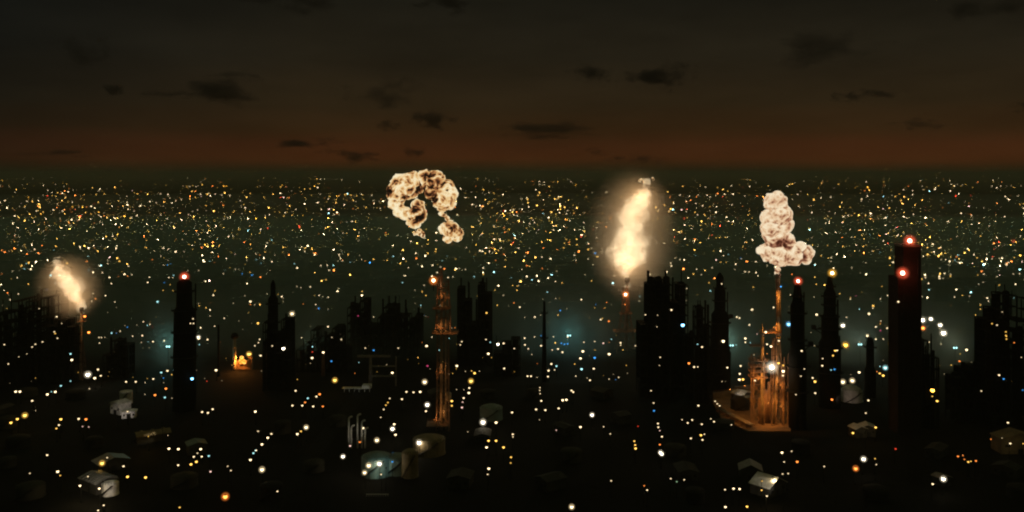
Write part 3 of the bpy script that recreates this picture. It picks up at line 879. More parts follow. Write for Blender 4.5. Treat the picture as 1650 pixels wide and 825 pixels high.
# ------------------------------------------------------------------ lamps transcribed from the photograph
RAW = {
 (0, 270, 2.948): "92,330,w,1 390,361,y,2 518,343,w,1 640,340,y,1 660,374,y,2 778,380,w,2 24,403,o,4 176,391,p,4 211,418,w,3 257,423,w,3 308,415,y,3 343,422,w,2 412,446,o,3 118,422,w,1 100,448,y,2 66,459,w,2 38,464,y,2 10,461,y,2 60,492,w,1 120,494,y,3 156,516,w,3 182,495,y,2 193,489,w,2 222,486,w,2 236,522,w,2 82,523,w,2 95,545,w,2 145,562,w,2 20,585,w,3 36,595,o,3 87,600,w,2 48,628,w,2 8,541,y,2 186,670,w,1 269,709,w,3 293,740,w,1 258,780,w,2 262,788,y,2 240,597,c,2 455,400,y,2 472,413,y,2 494,425,y,3 511,411,y,3 557,430,y,4 572,410,w,1 475,468,w,2 499,455,w,2 486,500,w,3 388,533,w,3 406,533,w,3 450,552,w,2 442,598,w,2 454,623,o,3 435,635,w,2 480,590,c,2 568,490,w,2 594,482,w,4 606,515,o,2 675,452,y,3 658,465,y,1 704,456,w,2 719,470,w,2 712,420,w,4 728,437,y,2 762,432,y,2 777,431,y,2 777,465,w,2 795,462,b,2 811,458,b,1 783,502,y,2 710,521,w,2 711,591,w,2 749,637,c,4 820,523,w,1 814,562,w,1 952,498,y,3 952,558,c,2 949,596,w,3 1013,606,w,3 946,657,y,2 998,676,w,3 998,705,w,1 905,740,w,2 919,740,w,2 917,718,w,2 953,761,w,3 1020,754,w,2 1065,716,w,2 943,806,W,4 986,817,w,3 1037,423,o,3 1050,462,y,2 1040,519,y,2 1079,544,y,2 1079,487,w,2 1087,497,o,2 995,445,c,1 1140,481,c,2 1150,505,b,2 1200,512,b,3 1155,546,y,4 1189,636,w,3 1190,650,o,2 1180,432,y,3 1192,530,w,3 1204,532,w,2 1225,528,w,2 1228,468,c,2 1225,740,y,3 1060,284,y,2 978,254,w,2 1190,316,o,2 380,233,R,4 725,308,r,3 605,285,y,2 618,240,y,2 457,129,y,2 605,758,b,2 630,801,w,2 530,786,c,3 571,777,w,2 553,787,b,1 470,807,w,2 482,807,w,2 498,807,w,1 676,798,w,3 700,750,c,2 712,745,w,2 780,822,w,2 724,757,r,1",
 (400, 250, 2.948): "10,182,y,2 75,200,y,2 286,289,R,5 302,307,y,2 176,273,w,2 148,271,y,1 207,285,y,2 273,355,y,2 213,355,y,1 230,325,y,1 12,374,o,2 316,473,w,3 255,484,w,1 240,480,w,1 178,474,y,1 5,490,y,3 48,525,c,2 203,515,b,3 190,543,c,3 277,541,w,3 289,538,w,2 152,553,w,2 163,545,w,2 220,519,w,1 375,523,w,2 404,523,c,3 384,547,w,2 398,574,w,3 407,590,w,3 316,586,c,2 280,583,w,1 15,570,b,3 10,590,w,2 24,592,w,2 45,587,w,2 106,575,w,3 103,600,w,3 89,548,w,2 214,609,w,2 250,630,w,1 150,616,o,2 163,636,w,2 160,672,w,3 430,636,w,4 10,695,w,4 55,710,y,3 46,798,y,4 336,667,w,2 380,675,w,2 320,710,w,2 335,728,b,3 208,753,w,5 379,815,w,3 556,684,w,4 552,651,y,4 540,648,y,2 522,763,m,2 624,600,c,1 597,588,w,1 679,596,w,4 711,550,w,3 683,548,w,1 702,523,c,2 660,500,y,3 637,489,y,2 594,493,w,3 448,499,o,2 740,400,Y,5 717,442,y,2 795,466,w,3 876,523,w,3 852,601,w,3 858,641,y,2 826,649,y,2 843,666,y,2 768,572,w,2 758,526,w,1 784,510,w,1 1012,512,w,2 1115,534,w,2 1154,505,y,3 1145,440,y,2 1220,530,y,3 1182,524,y,3 1230,495,y,2 1227,466,y,3 1198,480,y,2 1193,614,w,3 1172,641,y,2 1182,578,b,1 1183,713,y,2 1132,749,y,3 830,762,b,3 820,713,c,2 557,347,o,3 629,367,w,1 565,405,w,1 408,281,w,2 514,193,y,2 860,394,y,2 930,411,w,2 1090,390,y,2 1197,408,y,3 1212,407,y,2 1214,343,o,2 1205,328,y,2 1218,365,o,2",
 (820, 250, 2.948): "482,300,o,4 244,738,b,3 182,650,c,2 123,769,w,3 52,722,w,3 24,702,o,2 344,686,w,3 281,621,y,3 368,598,y,3 350,624,w,3 408,623,w,3 410,594,w,2 222,681,w,1 287,571,w,2 250,521,w,2 237,541,y,2 364,544,y,2 375,494,w,2 400,521,w,2 316,500,w,3 436,781,w,3 465,700,o,2 12,577,y,3 23,555,y,3 18,620,y,2 40,622,y,2 75,770,w,1 93,551,w,2 100,587,w,1 110,506,y,2 98,527,y,2 80,492,w,1 6,482,y,2 30,397,y,2 63,372,w,2 120,351,y,2 155,413,y,3 134,422,y,2 288,403,y,2 322,400,y,3 288,425,y,2 322,425,y,2 277,380,y,2 263,419,y,2 383,385,y,2 168,607,y,1 658,582,y,3 680,546,w,2 668,515,w,2 612,574,w,2 685,590,w,1 716,567,w,1 754,567,w,3 762,580,w,3 829,540,O,4 844,491,w,3 881,500,w,2 891,542,w,2 889,571,w,2 917,578,w,2 871,566,w,1 932,547,y,3 945,530,y,3 934,561,y,2 1006,507,y,2 1078,518,w,3 1130,506,O,4 1130,520,w,2 1110,565,w,3 1184,573,w,2 1182,518,w,2 1018,478,w,2 1011,611,w,2 1064,602,y,2 845,633,w,1 772,735,w,3 648,758,w,2 826,807,B,6 703,815,w,1 706,760,w,1 1155,733,w,4 1083,769,w,3 1095,774,w,3 1142,806,w,3 1037,783,b,2 760,268,y,3 793,273,y,2 707,300,y,3 685,310,y,2 785,355,y,3 820,363,y,3 805,367,y,3 776,376,y,2 719,372,y,2 684,381,y,2 784,406,y,2 860,300,y,2 885,271,y,2 947,302,y,1 1060,328,y,2 1078,374,y,2 1003,352,y,2 965,382,r,2 1112,433,y,2 1137,285,y,2 166,103,o,2 88,212,y,3",
 (1230, 270, 2.948): "1188,348,R,5 914,135,r,4 120,744,B,5 48,664,w,3 128,605,w,2 108,550,y,2 253,698,w,4 378,750,W,5 287,580,w,1 328,391,y,2 309,430,y,2 394,487,y,1 398,593,w,2 413,625,w,2 465,594,y,2 440,610,m,2 556,624,w,2 555,547,w,2 522,656,y,4 502,694,w,4 520,668,w,2 456,672,c,2 395,711,w,2 494,795,w,4 534,757,w,3 556,774,m,3 588,763,w,3 613,694,w,2 641,637,w,3 570,815,w,2 535,815,w,2 626,800,w,3 757,724,W,6 796,719,W,5 758,762,O,5 840,748,W,5 856,786,W,7 1017,813,B,4 1086,741,y,2 1110,748,w,2 1152,780,y,2 1152,797,y,2 1031,653,y,2 1031,672,y,2 1008,700,y,2 1135,686,w,1 968,567,w,3 946,607,y,2 1003,542,y,3 1048,575,w,2 1063,620,w,3 1070,634,w,2 1136,583,y,2 766,558,y,3 820,495,y,3 757,440,w,2 796,431,w,1 866,438,w,2 898,528,w,2 853,538,w,3 878,560,w,2 865,467,w,2 1003,474,y,4 1050,440,w,2 1076,437,w,2 1165,450,w,2 1148,543,w,2 1142,526,w,2 357,577,b,2 362,600,y,2 325,243,y,2 456,298,w,2 446,275,w,1 771,239,y,3 805,325,y,3 879,345,y,2 925,347,y,2 402,228,w,2 485,227,y,2 580,290,y,2 627,293,w,1 965,230,w,2 1030,232,w,2 1102,256,w,2 1147,233,w,2 770,268,o,2",
 (0, 540, 2.895): "20,44,w,2 198,31,w,2 165,42,w,2 150,55,w,2 125,87,w,1 235,79,w,3 39,134,w,2 88,101,w,1 329,87,c,3 359,84,w,3 335,115,w,4 410,184,W,6 457,160,w,3 470,189,w,3 442,200,w,4 329,214,c,2 417,250,w,2 284,236,c,3 258,264,w,4 240,264,c,2 221,276,w,4 73,263,w,4 93,263,w,4 150,306,w,3 116,374,y,5 81,391,y,4 51,408,y,4 166,352,w,1 284,392,y,4 275,419,w,3 263,435,y,3 367,390,w,3 401,392,o,4 385,426,p,2 414,428,p,2 464,37,w,2 588,217,w,3 633,217,w,3 714,30,w,3 766,26,w,3 691,31,c,1 752,174,c,3 781,166,w,3 808,163,c,2 763,200,b,2 808,200,b,1 715,204,w,3 896,203,B,5 965,215,r,2 774,249,o,4 723,279,o,4 769,290,c,3 802,294,w,1 676,276,w,1 943,358,w,3 970,362,w,3 992,345,w,3 1190,356,w,3 1008,163,w,4 1161,88,y,5 1082,140,y,1 1203,447,w,2 1194,537,w,3 1182,549,c,3 1168,581,w,3 1212,20,w,2 1189,50,w,2 1212,95,w,2 788,529,w,4 832,531,w,4 904,567,w,3 936,531,w,4 921,550,w,2 941,566,w,3 974,563,c,3 916,590,y,4 891,602,y,4 831,606,w,3 783,468,w,1 982,636,p,3 1062,611,w,1 1077,631,w,2 1051,753,O,7 838,803,y,3 595,660,y,4 679,663,y,4 576,611,w,3 476,597,y,5 500,571,w,2 220,559,w,3 269,636,w,4 281,654,y,2 139,644,w,1 410,659,w,2 373,702,w,4 463,715,w,4 484,793,w,3 458,817,w,3 268,14,w,2 968,21,w,3 927,15,w,4 930,44,c,2",
 (400, 540, 2.895): "52,20,w,2 48,35,w,2 31,49,w,2 58,95,w,3 112,50,w,2 164,62,W,5 8,88,y,4 350,80,w,4 298,106,w,4 299,78,r,2 388,121,b,3 404,210,y,5 221,259,w,3 333,275,o,4 318,286,w,3 278,294,c,3 265,313,o,3 252,328,w,3 206,328,w,3 303,332,w,3 348,332,o,3 33,356,w,4 47,448,w,2 270,430,w,5 246,448,y,3 229,461,w,4 108,460,w,3 91,478,w,4 64,509,w,4 35,537,c,3 24,550,c,3 10,581,w,4 64,627,w,5 136,728,w,3 546,60,w,2 585,70,b,3 672,175,w,4 823,218,w,5 738,264,w,3 771,266,w,3 802,264,w,4 660,295,w,2 651,314,y,2 642,326,y,2 632,346,w,2 618,383,w,2 717,298,w,3 835,325,W,5 829,354,w,3 681,415,w,4 673,437,W,5 687,464,w,4 536,433,w,4 521,497,o,4 475,516,p,3 600,490,w,5 442,566,W,4 562,608,w,5 612,600,W,5 543,641,w,5 620,649,w,2 676,550,b,3 672,590,b,3 797,502,W,6 836,143,m,3 891,70,c,2 832,50,w,4 907,124,y,2 933,57,y,2 989,45,w,2 996,30,w,2 973,143,w,4 1042,167,y,2 1056,177,y,4 1079,168,w,1 1013,169,w,1 1039,214,y,5 1031,246,w,3 1029,269,w,4 1006,255,w,1 972,254,w,1 1005,293,w,3 1000,312,p,2 997,337,p,3 1095,406,W,6 1156,407,w,4 1121,492,y,4 1156,492,y,4 1191,523,y,4 1112,523,w,4 1122,622,w,4 1117,649,w,2 1109,20,w,2 1129,33,c,2 1165,42,W,4 1191,38,w,3 1120,86,w,4 1194,155,w,3 1024,451,w,1 434,20,w,2 390,10,w,1 700,60,w,2",
 (820, 540, 2.895): "15,360,w,3 18,462,w,3 19,474,w,2 10,569,y,3 8,596,y,2 73,14,w,3 150,3,b,2 75,45,w,3 25,62,w,2 150,49,w,3 216,36,y,3 208,8,w,2 245,38,b,3 259,42,b,3 274,40,b,3 274,8,w,3 229,64,w,3 202,69,w,2 250,79,w,3 350,33,w,2 345,75,w,4 334,108,w,4 400,29,w,2 440,38,p,3 400,105,b,4 468,88,w,4 396,156,w,3 339,158,c,4 307,135,y,2 198,134,w,3 222,144,c,3 185,165,w,3 213,162,w,2 182,193,w,3 87,191,w,3 103,191,w,3 131,197,w,1 312,191,w,2 365,200,w,1 378,210,w,3 512,197,w,2 521,36,w,3 522,47,w,2 590,50,w,2 597,58,w,2 478,19,c,2 145,245,w,2 144,258,w,2 146,273,w,2 151,306,w,3 127,346,w,3 170,349,w,3 143,395,w,1 232,341,w,3 251,303,w,4 268,301,w,4 292,258,w,3 300,265,w,3 388,372,W,4 334,428,w,4 221,443,p,2 442,427,w,2 473,460,w,2 663,259,w,2 675,316,w,2 677,352,b,3 602,425,r,2 695,412,w,3 697,429,w,3 704,445,p,2 714,473,w,3 704,510,o,3 707,547,W,4 713,554,W,4 585,494,y,3 589,512,y,3 591,528,y,4 706,103,w,2 702,141,w,1 840,131,o,4 864,148,w,3 881,148,w,2 835,24,w,2 880,42,c,2 901,55,w,3 1000,28,w,5 1103,15,w,4 1103,33,w,3 1126,35,c,2 1060,46,c,2 1035,36,c,1 1019,151,w,3 1081,143,w,3 1077,180,w,3 1075,207,w,4 1092,206,y,4 1136,195,w,4 1148,211,w,3 1143,92,w,1 884,328,w,3 855,395,w,3 834,409,w,3 808,394,w,2 900,415,w,3 962,308,w,2 972,320,w,2 983,329,w,2 942,390,w,2 957,403,w,3 1038,418,w,2 849,481,w,3 896,466,y,4 912,462,w,2 903,488,w,3 477,679,w,2 631,702,o,2 645,722,w,3 755,669,w,2 818,674,w,2 783,683,g,2 293,801,w,5 1008,720,w,3 1048,715,w,4 1076,717,w,4 1179,723,y,3 1203,750,w,3 1010,801,w,4 1111,799,y,4",
 (1230, 540, 2.895): "179,73,w,3 384,46,A,6 335,71,y,4 344,70,w,3 325,95,y,3 277,109,w,2 275,142,w,3 191,157,w,2 175,191,w,2 230,199,w,3 241,216,y,4 242,270,w,3 152,277,w,2 316,162,c,2 332,159,b,3 525,19,w,3 559,18,w,2 600,39,A,6 447,173,w,4 544,146,c,2 569,152,c,5 543,178,y,3 559,188,y,4 530,170,o,2 371,218,w,5 415,212,w,5 618,214,c,3 615,5,w,3 485,3,w,4 320,300,o,4 490,304,w,3 478,363,w,2 418,456,y,4 524,430,y,4 87,547,w,4 132,541,w,2 97,591,w,2 158,590,o,4 90,647,w,2 116,645,w,2 17,750,w,3 284,612,w,2 468,578,W,5 431,622,o,5 521,576,y,2 527,603,w,1 617,530,r,3 948,68,w,4 918,88,y,2 915,121,o,3 877,140,y,2 912,146,y,1 927,152,y,2 998,88,b,2 1055,175,w,2 1100,186,w,3 1121,204,b,3 1203,103,w,1 1134,5,y,2 1134,18,y,2 1170,35,o,2 789,257,A,7 811,307,y,4 788,285,y,2 891,300,y,4 891,265,w,2 1017,260,w,2 1040,269,w,2 1141,408,w,3 1062,485,o,2 1113,480,w,1 1152,505,w,3 1212,506,y,2 908,565,o,3 931,561,o,2 938,579,o,2 956,591,y,3 968,588,y,2 992,586,o,3 1210,256,b,2 840,671,W,6 790,694,w,3",
}
LIST = []
for (ox, oy, sc_), s in RAW.items():
    for tok in s.split():
        a, b, c, d = tok.split(',')
        LIST.append((ox + float(a) / sc_, oy + float(b) / sc_, c, int(d)))

# lamps that really light what stands round them (photo pixels, power)
LIT = [((142, 603), 5000), ((401, 570), 2600), ((164, 746), 2200), ((127, 782), 9000), ((160, 787), 26000), ((323, 723), 2500), ((363, 800), 2500),
       ((675, 713), 7000), ((611, 747), 6000), ((594, 750), 4000), ((588, 761), 2500), ((552, 735), 2500), ((607, 709), 2500), ((585, 690), 2000),
       ((778, 680), 4500), ((799, 681), 3000), ((688, 652), 2500), ((635, 690), 2500), ((540, 612), 3000), ((1374, 697), 3500), ((1411, 688), 2500),
       ((1392, 740), 2000), ((1520, 772), 2500), ((1628, 714), 2500), ((1340, 643), 2000), ((1235, 799), 3500), ((1227, 790), 3000), ((1502, 629), 2500),
       ((148, 610), 2500), ((40, 669), 2000), ((1398, 600), 1500), ((1358, 615), 2500), ((1373, 613), 2500), ((941, 565), 2000), ((935, 577), 2000),
       ((1245, 770), 9000), ((205, 660), 26000), ((240, 702), 9000), ((1500, 515), 3000), ((1521, 537), 4000)]
LIST += [(205.5, 663, 'w', 2), (239, 703, 'y', 1), (1246, 771, 'w', 1), (1199, 636, 'w', 1), (1228, 775, 'y', 1)]

def street_lamp_mesh(c, r, h, s):
    m = MB()
    m.tube((0, 0.9, 0), (0, 0.9, h + r * 1.2), 0.14, 0.09, 6, 1)
    m.tube((0, 0.9, h + r * 1.2), (0, 0, h + r * 1.25), 0.08, n=5, mi=1)
    m.box((0, 0.9, 0.25), (0.5, 0.5, 0.5), 1)
    m.lathe((0, 0, h), [(r * 1.05, r * 0.75), (r * .85, r * 1.05), (r * .25, r * 1.3)], 8, 1)
    m.ball((0, 0, h), r, 0, 10, 6)
    return m.mesh('street_lamp', [lampmat(c, s), BLACK])
MESHES = {}
cand = []
far = []
lamp_xy = []
for (x, y, c, s) in LIST:
    owner = None
    for (a, b, p, q, Yo, t) in OCC:
        if a <= x <= b and p <= y <= q and dist(y) > Yo and zz(y, Yo) > 0.5:
            if owner is None or Yo < owner[0]:
                owner = (Yo, t)
    pw = 0
    for (lx_, ly_), P_ in LIT:
        if abs(lx_ - x) < 3 and abs(ly_ - y) < 3: pw = P_
    if owner:
        o = fix_lamp(owner[1], x, y, owner[0], c, s)
        if pw: point_light('lamp_light', o, (0, -0.8, 0), LC[c], pw, 0.4)
    else:
        cand.append((x, y, c, s, pw))
cand.sort(key=lambda q: -(RPX[q[3] - 1] + 0.004 * (q[1] - 279) + (5 if q[4] else 0)))
near, rest = cand[:298], cand[298:]

# nearest landmark and side for each lamp, so that every label points to one lamp
LM = [('the left flare stack', 129, 560), ('the leaning left flame', 108, 462), ('the pink-beacon column', 297, 550), ('the fire-lit capped chimney', 382, 570),
      ('the slim spire column', 440, 540), ('the pale gantry', 600, 590), ('the left explosion', 680, 330), ('the lattice derrick', 713, 570), ('the drooping small fireball', 727, 370),
      ('the unit beside the derrick', 765, 520), ('the central flare stack', 1008, 520), ('the central flame', 1015, 380), ('the tallest black unit', 1070, 560),
      ('the pointed dark column', 1160, 540), ('the orange-lit rig', 1243, 610), ('the cream fireball', 1262, 380), ('the amber-beacon column', 1340, 560),
      ('the square tower', 1466, 560), ('the right edge unit', 1630, 560), ('the ribbed-roof shed', 155, 785), ('the white roof clump', 198, 655), ('the round amber tank', 690, 722),
      ('the teal-lit tanks', 605, 745), ('the pale gabled house', 1235, 778), ('the twin small roofs', 1390, 692), ('the thin vent stack', 877, 560), ('the upright lit pipes', 575, 690),
      ('the bottom edge centre', 960, 825), ('the orange furnace lamp', 363, 800), ('the concrete pad', 1180, 680), ('the bottom right corner', 1650, 825), ('the bottom left corner', 0, 825)]
ORD = ['', 'second', 'third', 'fourth', 'fifth', 'sixth', 'seventh', 'eighth', 'ninth', 'tenth', 'eleventh', 'twelfth', 'thirteenth', 'fourteenth']
SW = {1: 'tiny', 2: 'small', 3: 'medium', 4: 'large', 5: 'very large', 6: 'dazzling', 7: 'dazzling'}
buckets = {}
for q in near:
    x, y, c, s, pw = q
    nm, lx_, ly_ = min(LM, key=lambda l: math.hypot(l[1] - x, l[2] - y))
    dx, dy = x - lx_, y - ly_
    side = ('right of' if dx > 0 else 'left of') if abs(dx) > abs(dy) else ('in front of' if dy > 0 else 'behind')
    buckets.setdefault((SW[s], CW[c], side, nm), []).append((math.hypot(dx, dy), q))
lab_of = {}
for (sw, cw, side, nm), L in buckets.items():
    L.sort()
    for i, (_, q) in enumerate(L):
        if len(L) == 1:
            lab_of[q] = '%s %s lamp on a pole %s %s' % (sw, cw, side, nm)
        else:
            lab_of[q] = '%s %s lamp %s %s, %snearest it' % (sw, cw, side, nm, ORD[i] + ' ' if i else '')
for q in near:
    x, y, c, s, pw = q
    h = 7.0
    base = gp(x, y, h); base.z = 0
    k = base.y / F
    r = min(max(RPX[s - 1] * k, 0.3), 4.0)
    r = round(r * 10) / 10
    key = (c, r, level(s))
    if key not in MESHES: MESHES[key] = street_lamp_mesh(c, r, h, s)
    o = bpy.data.objects.new('street_lamp', MESHES[key])
    o.location = base
    COL.objects.link(o)
    tag(o, lab_of[q], 'lamp', 'lamps lit among the works and streets')
    lamp_xy.append((base.x, base.y))
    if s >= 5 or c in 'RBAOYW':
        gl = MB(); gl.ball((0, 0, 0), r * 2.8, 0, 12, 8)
        gl.build('halo_globe', halomat(c, r * 2.8), o, True, (0, 0, h))  # glow round the brighter lamps, painted as a volume
    if pw: point_light('lamp_light', o, (0, -r - 0.5, h - 0.3), LC[c], pw, 0.4)

# the far plain of lights: one mass nobody could count
fl = MB(); fcol = []
def far_light(X, Y, z, c, rpx, inten):
    r = rpx * Y / F
    n0 = len(fl.f)
    fl.octa((X, Y, z), r)
    att = min(math.exp(smog_tau((X, Y, z)) * 0.95), 60.0)
    col = [v * inten * att for v in LC[c]]
    fcol.extend([col] * (len(fl.f) - n0))
for (x, y, c, s, pw) in rest:
    p = gp(x, y, 8)
    far_light(p.x, p.y, 8, c, RPX[s - 1] * 0.95, LS[c] * (.26, .36, .5, .75, 1)[level(s)])
R = random.Random(5)
def pick_col(y):
    u = R.random()
    if y > 420:
        return 'w' if u < .58 else 'y' if u < .82 else 'o' if u < .88 else 'c' if u < .95 else 'b' if u < .98 else 'p'
    return 'w' if u < .50 else 'y' if u < .83 else 'o' if u < .93 else 'r' if u < .955 else 'p' if u < .98 else 'c'
def put(x, y, boost=1.0, gold=0.0):
    if y < 284.5 or y > 500: return
    p = gp(x, y, 8)
    u = R.random()
    a = (y - 283) / 150.0
    rp = (0.82 + 0.5 * min(a, 1)) * (0.75 + 0.5 * R.random())
    inten = (0.30 + 6.5 * u ** 2.9) * boost * min(1.0, 0.22 + (y - 283) / 62.0)
    far_light(p.x, p.y, 8 * R.uniform(.6, 2.5), (R.choice('yyyAo') if R.random() < gold else pick_col(y)), rp, inten)
for i in range(1250):                       # scattered
    y = 286 + 190 * R.random() ** 0.8
    put(R.uniform(-20, 1670), y)
for i in range(420):                        # the carpet thins out into the works
    y = 430 + 190 * R.random() ** 1.3
    p = gp(R.uniform(-20, 1670), y, 6)
    far_light(p.x, p.y, 6, pick_col(500 if R.random() < .6 else 300), R.uniform(.55, 1.0), .25 + 2.6 * R.random() ** 3)
for i in range(110):                        # streets: short runs of lamps along a road
    y = 287 + 150 * R.random() ** 1.4
    x = R.uniform(-20, 1670)
    A = gp(x, y, 8)
    dr = Vector((1, 0)) if R.random() < .55 else Vector((R.uniform(-.5, .5), 1)).normalized()
    L = A.y * R.uniform(.02, .06)
    if abs(dr.y) > .5: L *= min(5, 5 * (y - 280) / 60)
    for q in range(R.randint(3, 7)):
        P = Vector((A.x, A.y)) + dr * L * q / 5 + Vector((R.gauss(0, .0006), R.gauss(0, .002))) * A.y
        yy = YH + F * (H - 8) / P.y; xxp = 825 + P.x * F / P.y
        put(xxp, yy, .85)
for (cx_, cy_, sx_, sy_, n) in ((1560, 440, 70, 28, 120), (815, 390, 38, 38, 85), (1085, 355, 40, 25, 40), (930, 370, 45, 40, 50), (60, 320, 70, 22, 60),
                                (345, 300, 25, 10, 25), (100, 360, 80, 25, 50), (610, 330, 25, 30, 15), (480, 320, 60, 22, 40), (1390, 300, 100, 8, 45), (890, 330, 50, 20, 40), (1420, 350, 90, 25, 40), (230, 420, 120, 25, 35)):
    for i in range(int(n * .95)): put(R.gauss(cx_, sx_), R.gauss(cy_, sy_), 1.25, 0.0 if cx_ > 1500 else .55)
fm = bpy.data.materials.new('far_lamp_glow')
fm.use_nodes = True
t = fm.node_tree; t.nodes.clear()
o_ = N(t, 'ShaderNodeOutputMaterial'); e_ = N(t, 'ShaderNodeEmission'); at = N(t, 'ShaderNodeAttribute', attribute_name='lamp_colour')
t.links.new(at.outputs['Color'], e_.inputs['Color']); t.links.new(e_.outputs[0], o_.inputs['Surface'])
fm.cycles.emission_sampling = 'NONE'
me = fl.mesh('distant_city_lights', fm)
ca = me.color_attributes.new('lamp_colour', 'FLOAT_COLOR', 'CORNER')
buf = []
for c in fcol: buf += [c[0], c[1], c[2], 1.0] * 3
ca.data.foreach_set('color', buf)
o = bpy.data.objects.new('distant_city_lights', me); COL.objects.link(o)
tag(o, 'countless tiny lights of the far city reaching to the horizon', 'city lights', kind='stuff')

# the far city itself: low dark blocks under those lights
ct = MB()
for i in range(2600):
    y = 300 + 190 * R.random() ** .8
    p = gp(R.uniform(-60, 1710), y)
    s_ = R.uniform(8, 30); hgt = R.choice((4, 5, 6, 8, 8, 11, 16)) * R.uniform(.8, 1.2)
    w_ = s_ * R.uniform(.8, 2.6)
    ct.box((p.x, p.y + s_ / 2 + 14, hgt / 2), (w_, s_, hgt), 0, R.choice((0, 0, .3, -.3)))
tag(ct.build('distant_city_blocks', WALL), 'dark low city blocks spread over the far plain', 'city', kind='stuff')

# ------------------------------------------------------------------ smaller plant near the camera
def clear(x, y, rad):
    return all((x - a) ** 2 + (y - b) ** 2 > rad * rad for a, b in lamp_xy)
def tank(name, label, px, py, r, h, mat, dome=0.25, group=None, lid=True):
    p = gp(px, py)
    t = thing(name, label, 'tank', (p.x, p.y + r, 0), 0, group)
    m = MB(); m.lathe((0, 0, 0), [(r * 1.04, 0), (r * 1.04, .4), (r, .4), (r, h), (r * 1.02, h), (r * 1.02, h + .25)], 28)
    m.build('shell', mat, t, False)
    m = MB(); m.lathe((0, 0, h + 0.1), [(r * .985, 0), (r * .8, r * dome * .4), (r * .45, r * dome * .8), (r * .12, r * dome)], 28)
    m.build('roof', mat, t, True)
    m = MB()
    n = 18
    for q in range(n):
        a0, a1 = 2 * PI * q / n, 2 * PI * (q + 1) / n
        A = Vector((math.cos(a0) * r * .98, math.sin(a0) * r * .98, h + 1.3)); B = Vector((math.cos(a1) * r * .98, math.sin(a1) * r * .98, h + 1.3))
        m.tube(A, B, 0.05, n=4); m.tube(A - Vector((0, 0, 1.1)), A, 0.05, n=4)
    m.build('railing', STEEL, t)
    m = MB()
    for q in range(16):
        a = -PI * .75 + q * .09
        m.box((math.cos(a) * (r + .5), math.sin(a) * (r + .5), (q + .5) * h / 16), (0.9, 0.9, 0.12), 0, a)
    m.build('stair', STEEL, t)
    return t
def shed(name, label, px, py, w, d, h, rz=0, roof=SHEET, wall=WALL, ribs=0, pitch=.28, cat='shed'):
    p = gp(px, py)
    t = thing(name, label, cat, (p.x, p.y + d / 2, 0), rz)
    rise = w * pitch / 2
    m = MB()
    m.add([(-w / 2, -d / 2, 0), (w / 2, -d / 2, 0), (w / 2, d / 2, 0), (-w / 2, d / 2, 0), (-w / 2, -d / 2, h), (w / 2, -d / 2, h), (w / 2, d / 2, h), (-w / 2, d / 2, h), (0, -d / 2, h + rise), (0, d / 2, h + rise)],
          [(0, 1, 5, 8, 4), (1, 2, 6, 5), (2, 3, 7, 9, 6), (3, 0, 4, 7)])
    m.build('wall', wall, t)
    m = MB(); e = .5; th = .18
    for s in (-1, 1):
        a = Vector((0, 0, h + rise + .02)); b = Vector((s * (w / 2 + e), 0, h - e * pitch + .02))
        vs = []
        for yy in (-d / 2 - e, d / 2 + e):
            for q in (a, b): vs += [(q.x, yy, q.z), (q.x, yy, q.z + th)]
        m.add(vs, [(1, 3, 7, 5), (0, 4, 6, 2), (0, 1, 5, 4), (2, 6, 7, 3), (0, 2, 3, 1), (4, 5, 7, 6)])
        for q in range(ribs):
            yy = -d / 2 + d * (q + .5) / ribs
            vs = []
            for dy in (-.42, .42):
                for c_ in (a, b): vs += [(c_.x + .001 * s, yy + dy, c_.z + th - .02), (c_.x, yy + dy, c_.z + th + .5)]
            m.add(vs, [(1, 3, 7, 5), (0, 4, 6, 2), (0, 1, 5, 4), (2, 6, 7, 3), (0, 2, 3, 1), (4, 5, 7, 6)])
    m.build('roof', roof, t)
    m = MB(); m.box((0, -d / 2 - .04, 1.2), (min(2.4, w * .3), .1, 2.4)); m.build('door', STEEL, t)
    for s in (-1, 1):
        m = MB(); m.box((s * w * .33, -d / 2 - .04, h * .55), (w * .14, .1, 1.0)); m.build('window', BLACK, t)
    return t
BROOF = surf('bitumen_roof', (.05, .048, .045), .8, 0, .3, .4)
WHITE = surf('chalky_paint', (0.70, 0.68, 0.62), .6, 0, .5, .45)
TEAL = surf('pale_green_paint', (0.15, 0.21, 0.19), .5, 0, .3, .4)
AMB = surf('yellowed_paint', (0.22, 0.165, 0.09), .6, 0, .3, .45)

shed('ribbed_roof_shed', 'shed with a pale strongly ribbed roof, lit at lower left', 146, 797, 9, 13, 4.5, 0.95, SHEET, WALL, 6)
tank('white_tank', 'small white tank touching the ribbed-roof shed', 172, 801, 3.2, 4.5, WHITE, .3)
shed('pump_house', 'dim grey low house behind the ribbed-roof shed', 172, 760, 13, 8, 4, 0.75, SHEET, WALL, 0)
shed('white_shed', 'small white-roofed shed in the roof clump left of centre', 190, 668, 8, 7, 5.5, -.5, WHITE, WHITE, 5)
shed('white_annex', 'white flat annex on the right of the roof clump', 205, 674, 7, 5, 3.2, .3, WHITE, WHITE, 0, .1)
tank('white_tank', 'squat white tank at the back of the roof clump', 199, 652, 3.4, 6.5, WHITE, .2)
shed('long_shed', 'long low streaky shed below the white roof clump', 236, 716, 8, 15, 3.5, -1.05, AMB, WALL, 3)
shed('workshop', 'pale blue-lit small workshop behind the cluster of seven lamps', 312, 733, 8, 7, 4.5, .5, TEAL, WALL, 0)
tank('amber_tank', 'round squat amber-lit tank with a bright white lamp on its left', 689, 738, 7.5, 6.5, AMB, .25)
tank('teal_tank', 'pale green tank, left one of the teal-lit pair', 603, 772, 6.5, 7.5, TEAL, .3)
tank('teal_tank', 'pale green tank, right one of the teal-lit pair', 636, 768, 5.5, 6.5, TEAL, .3)
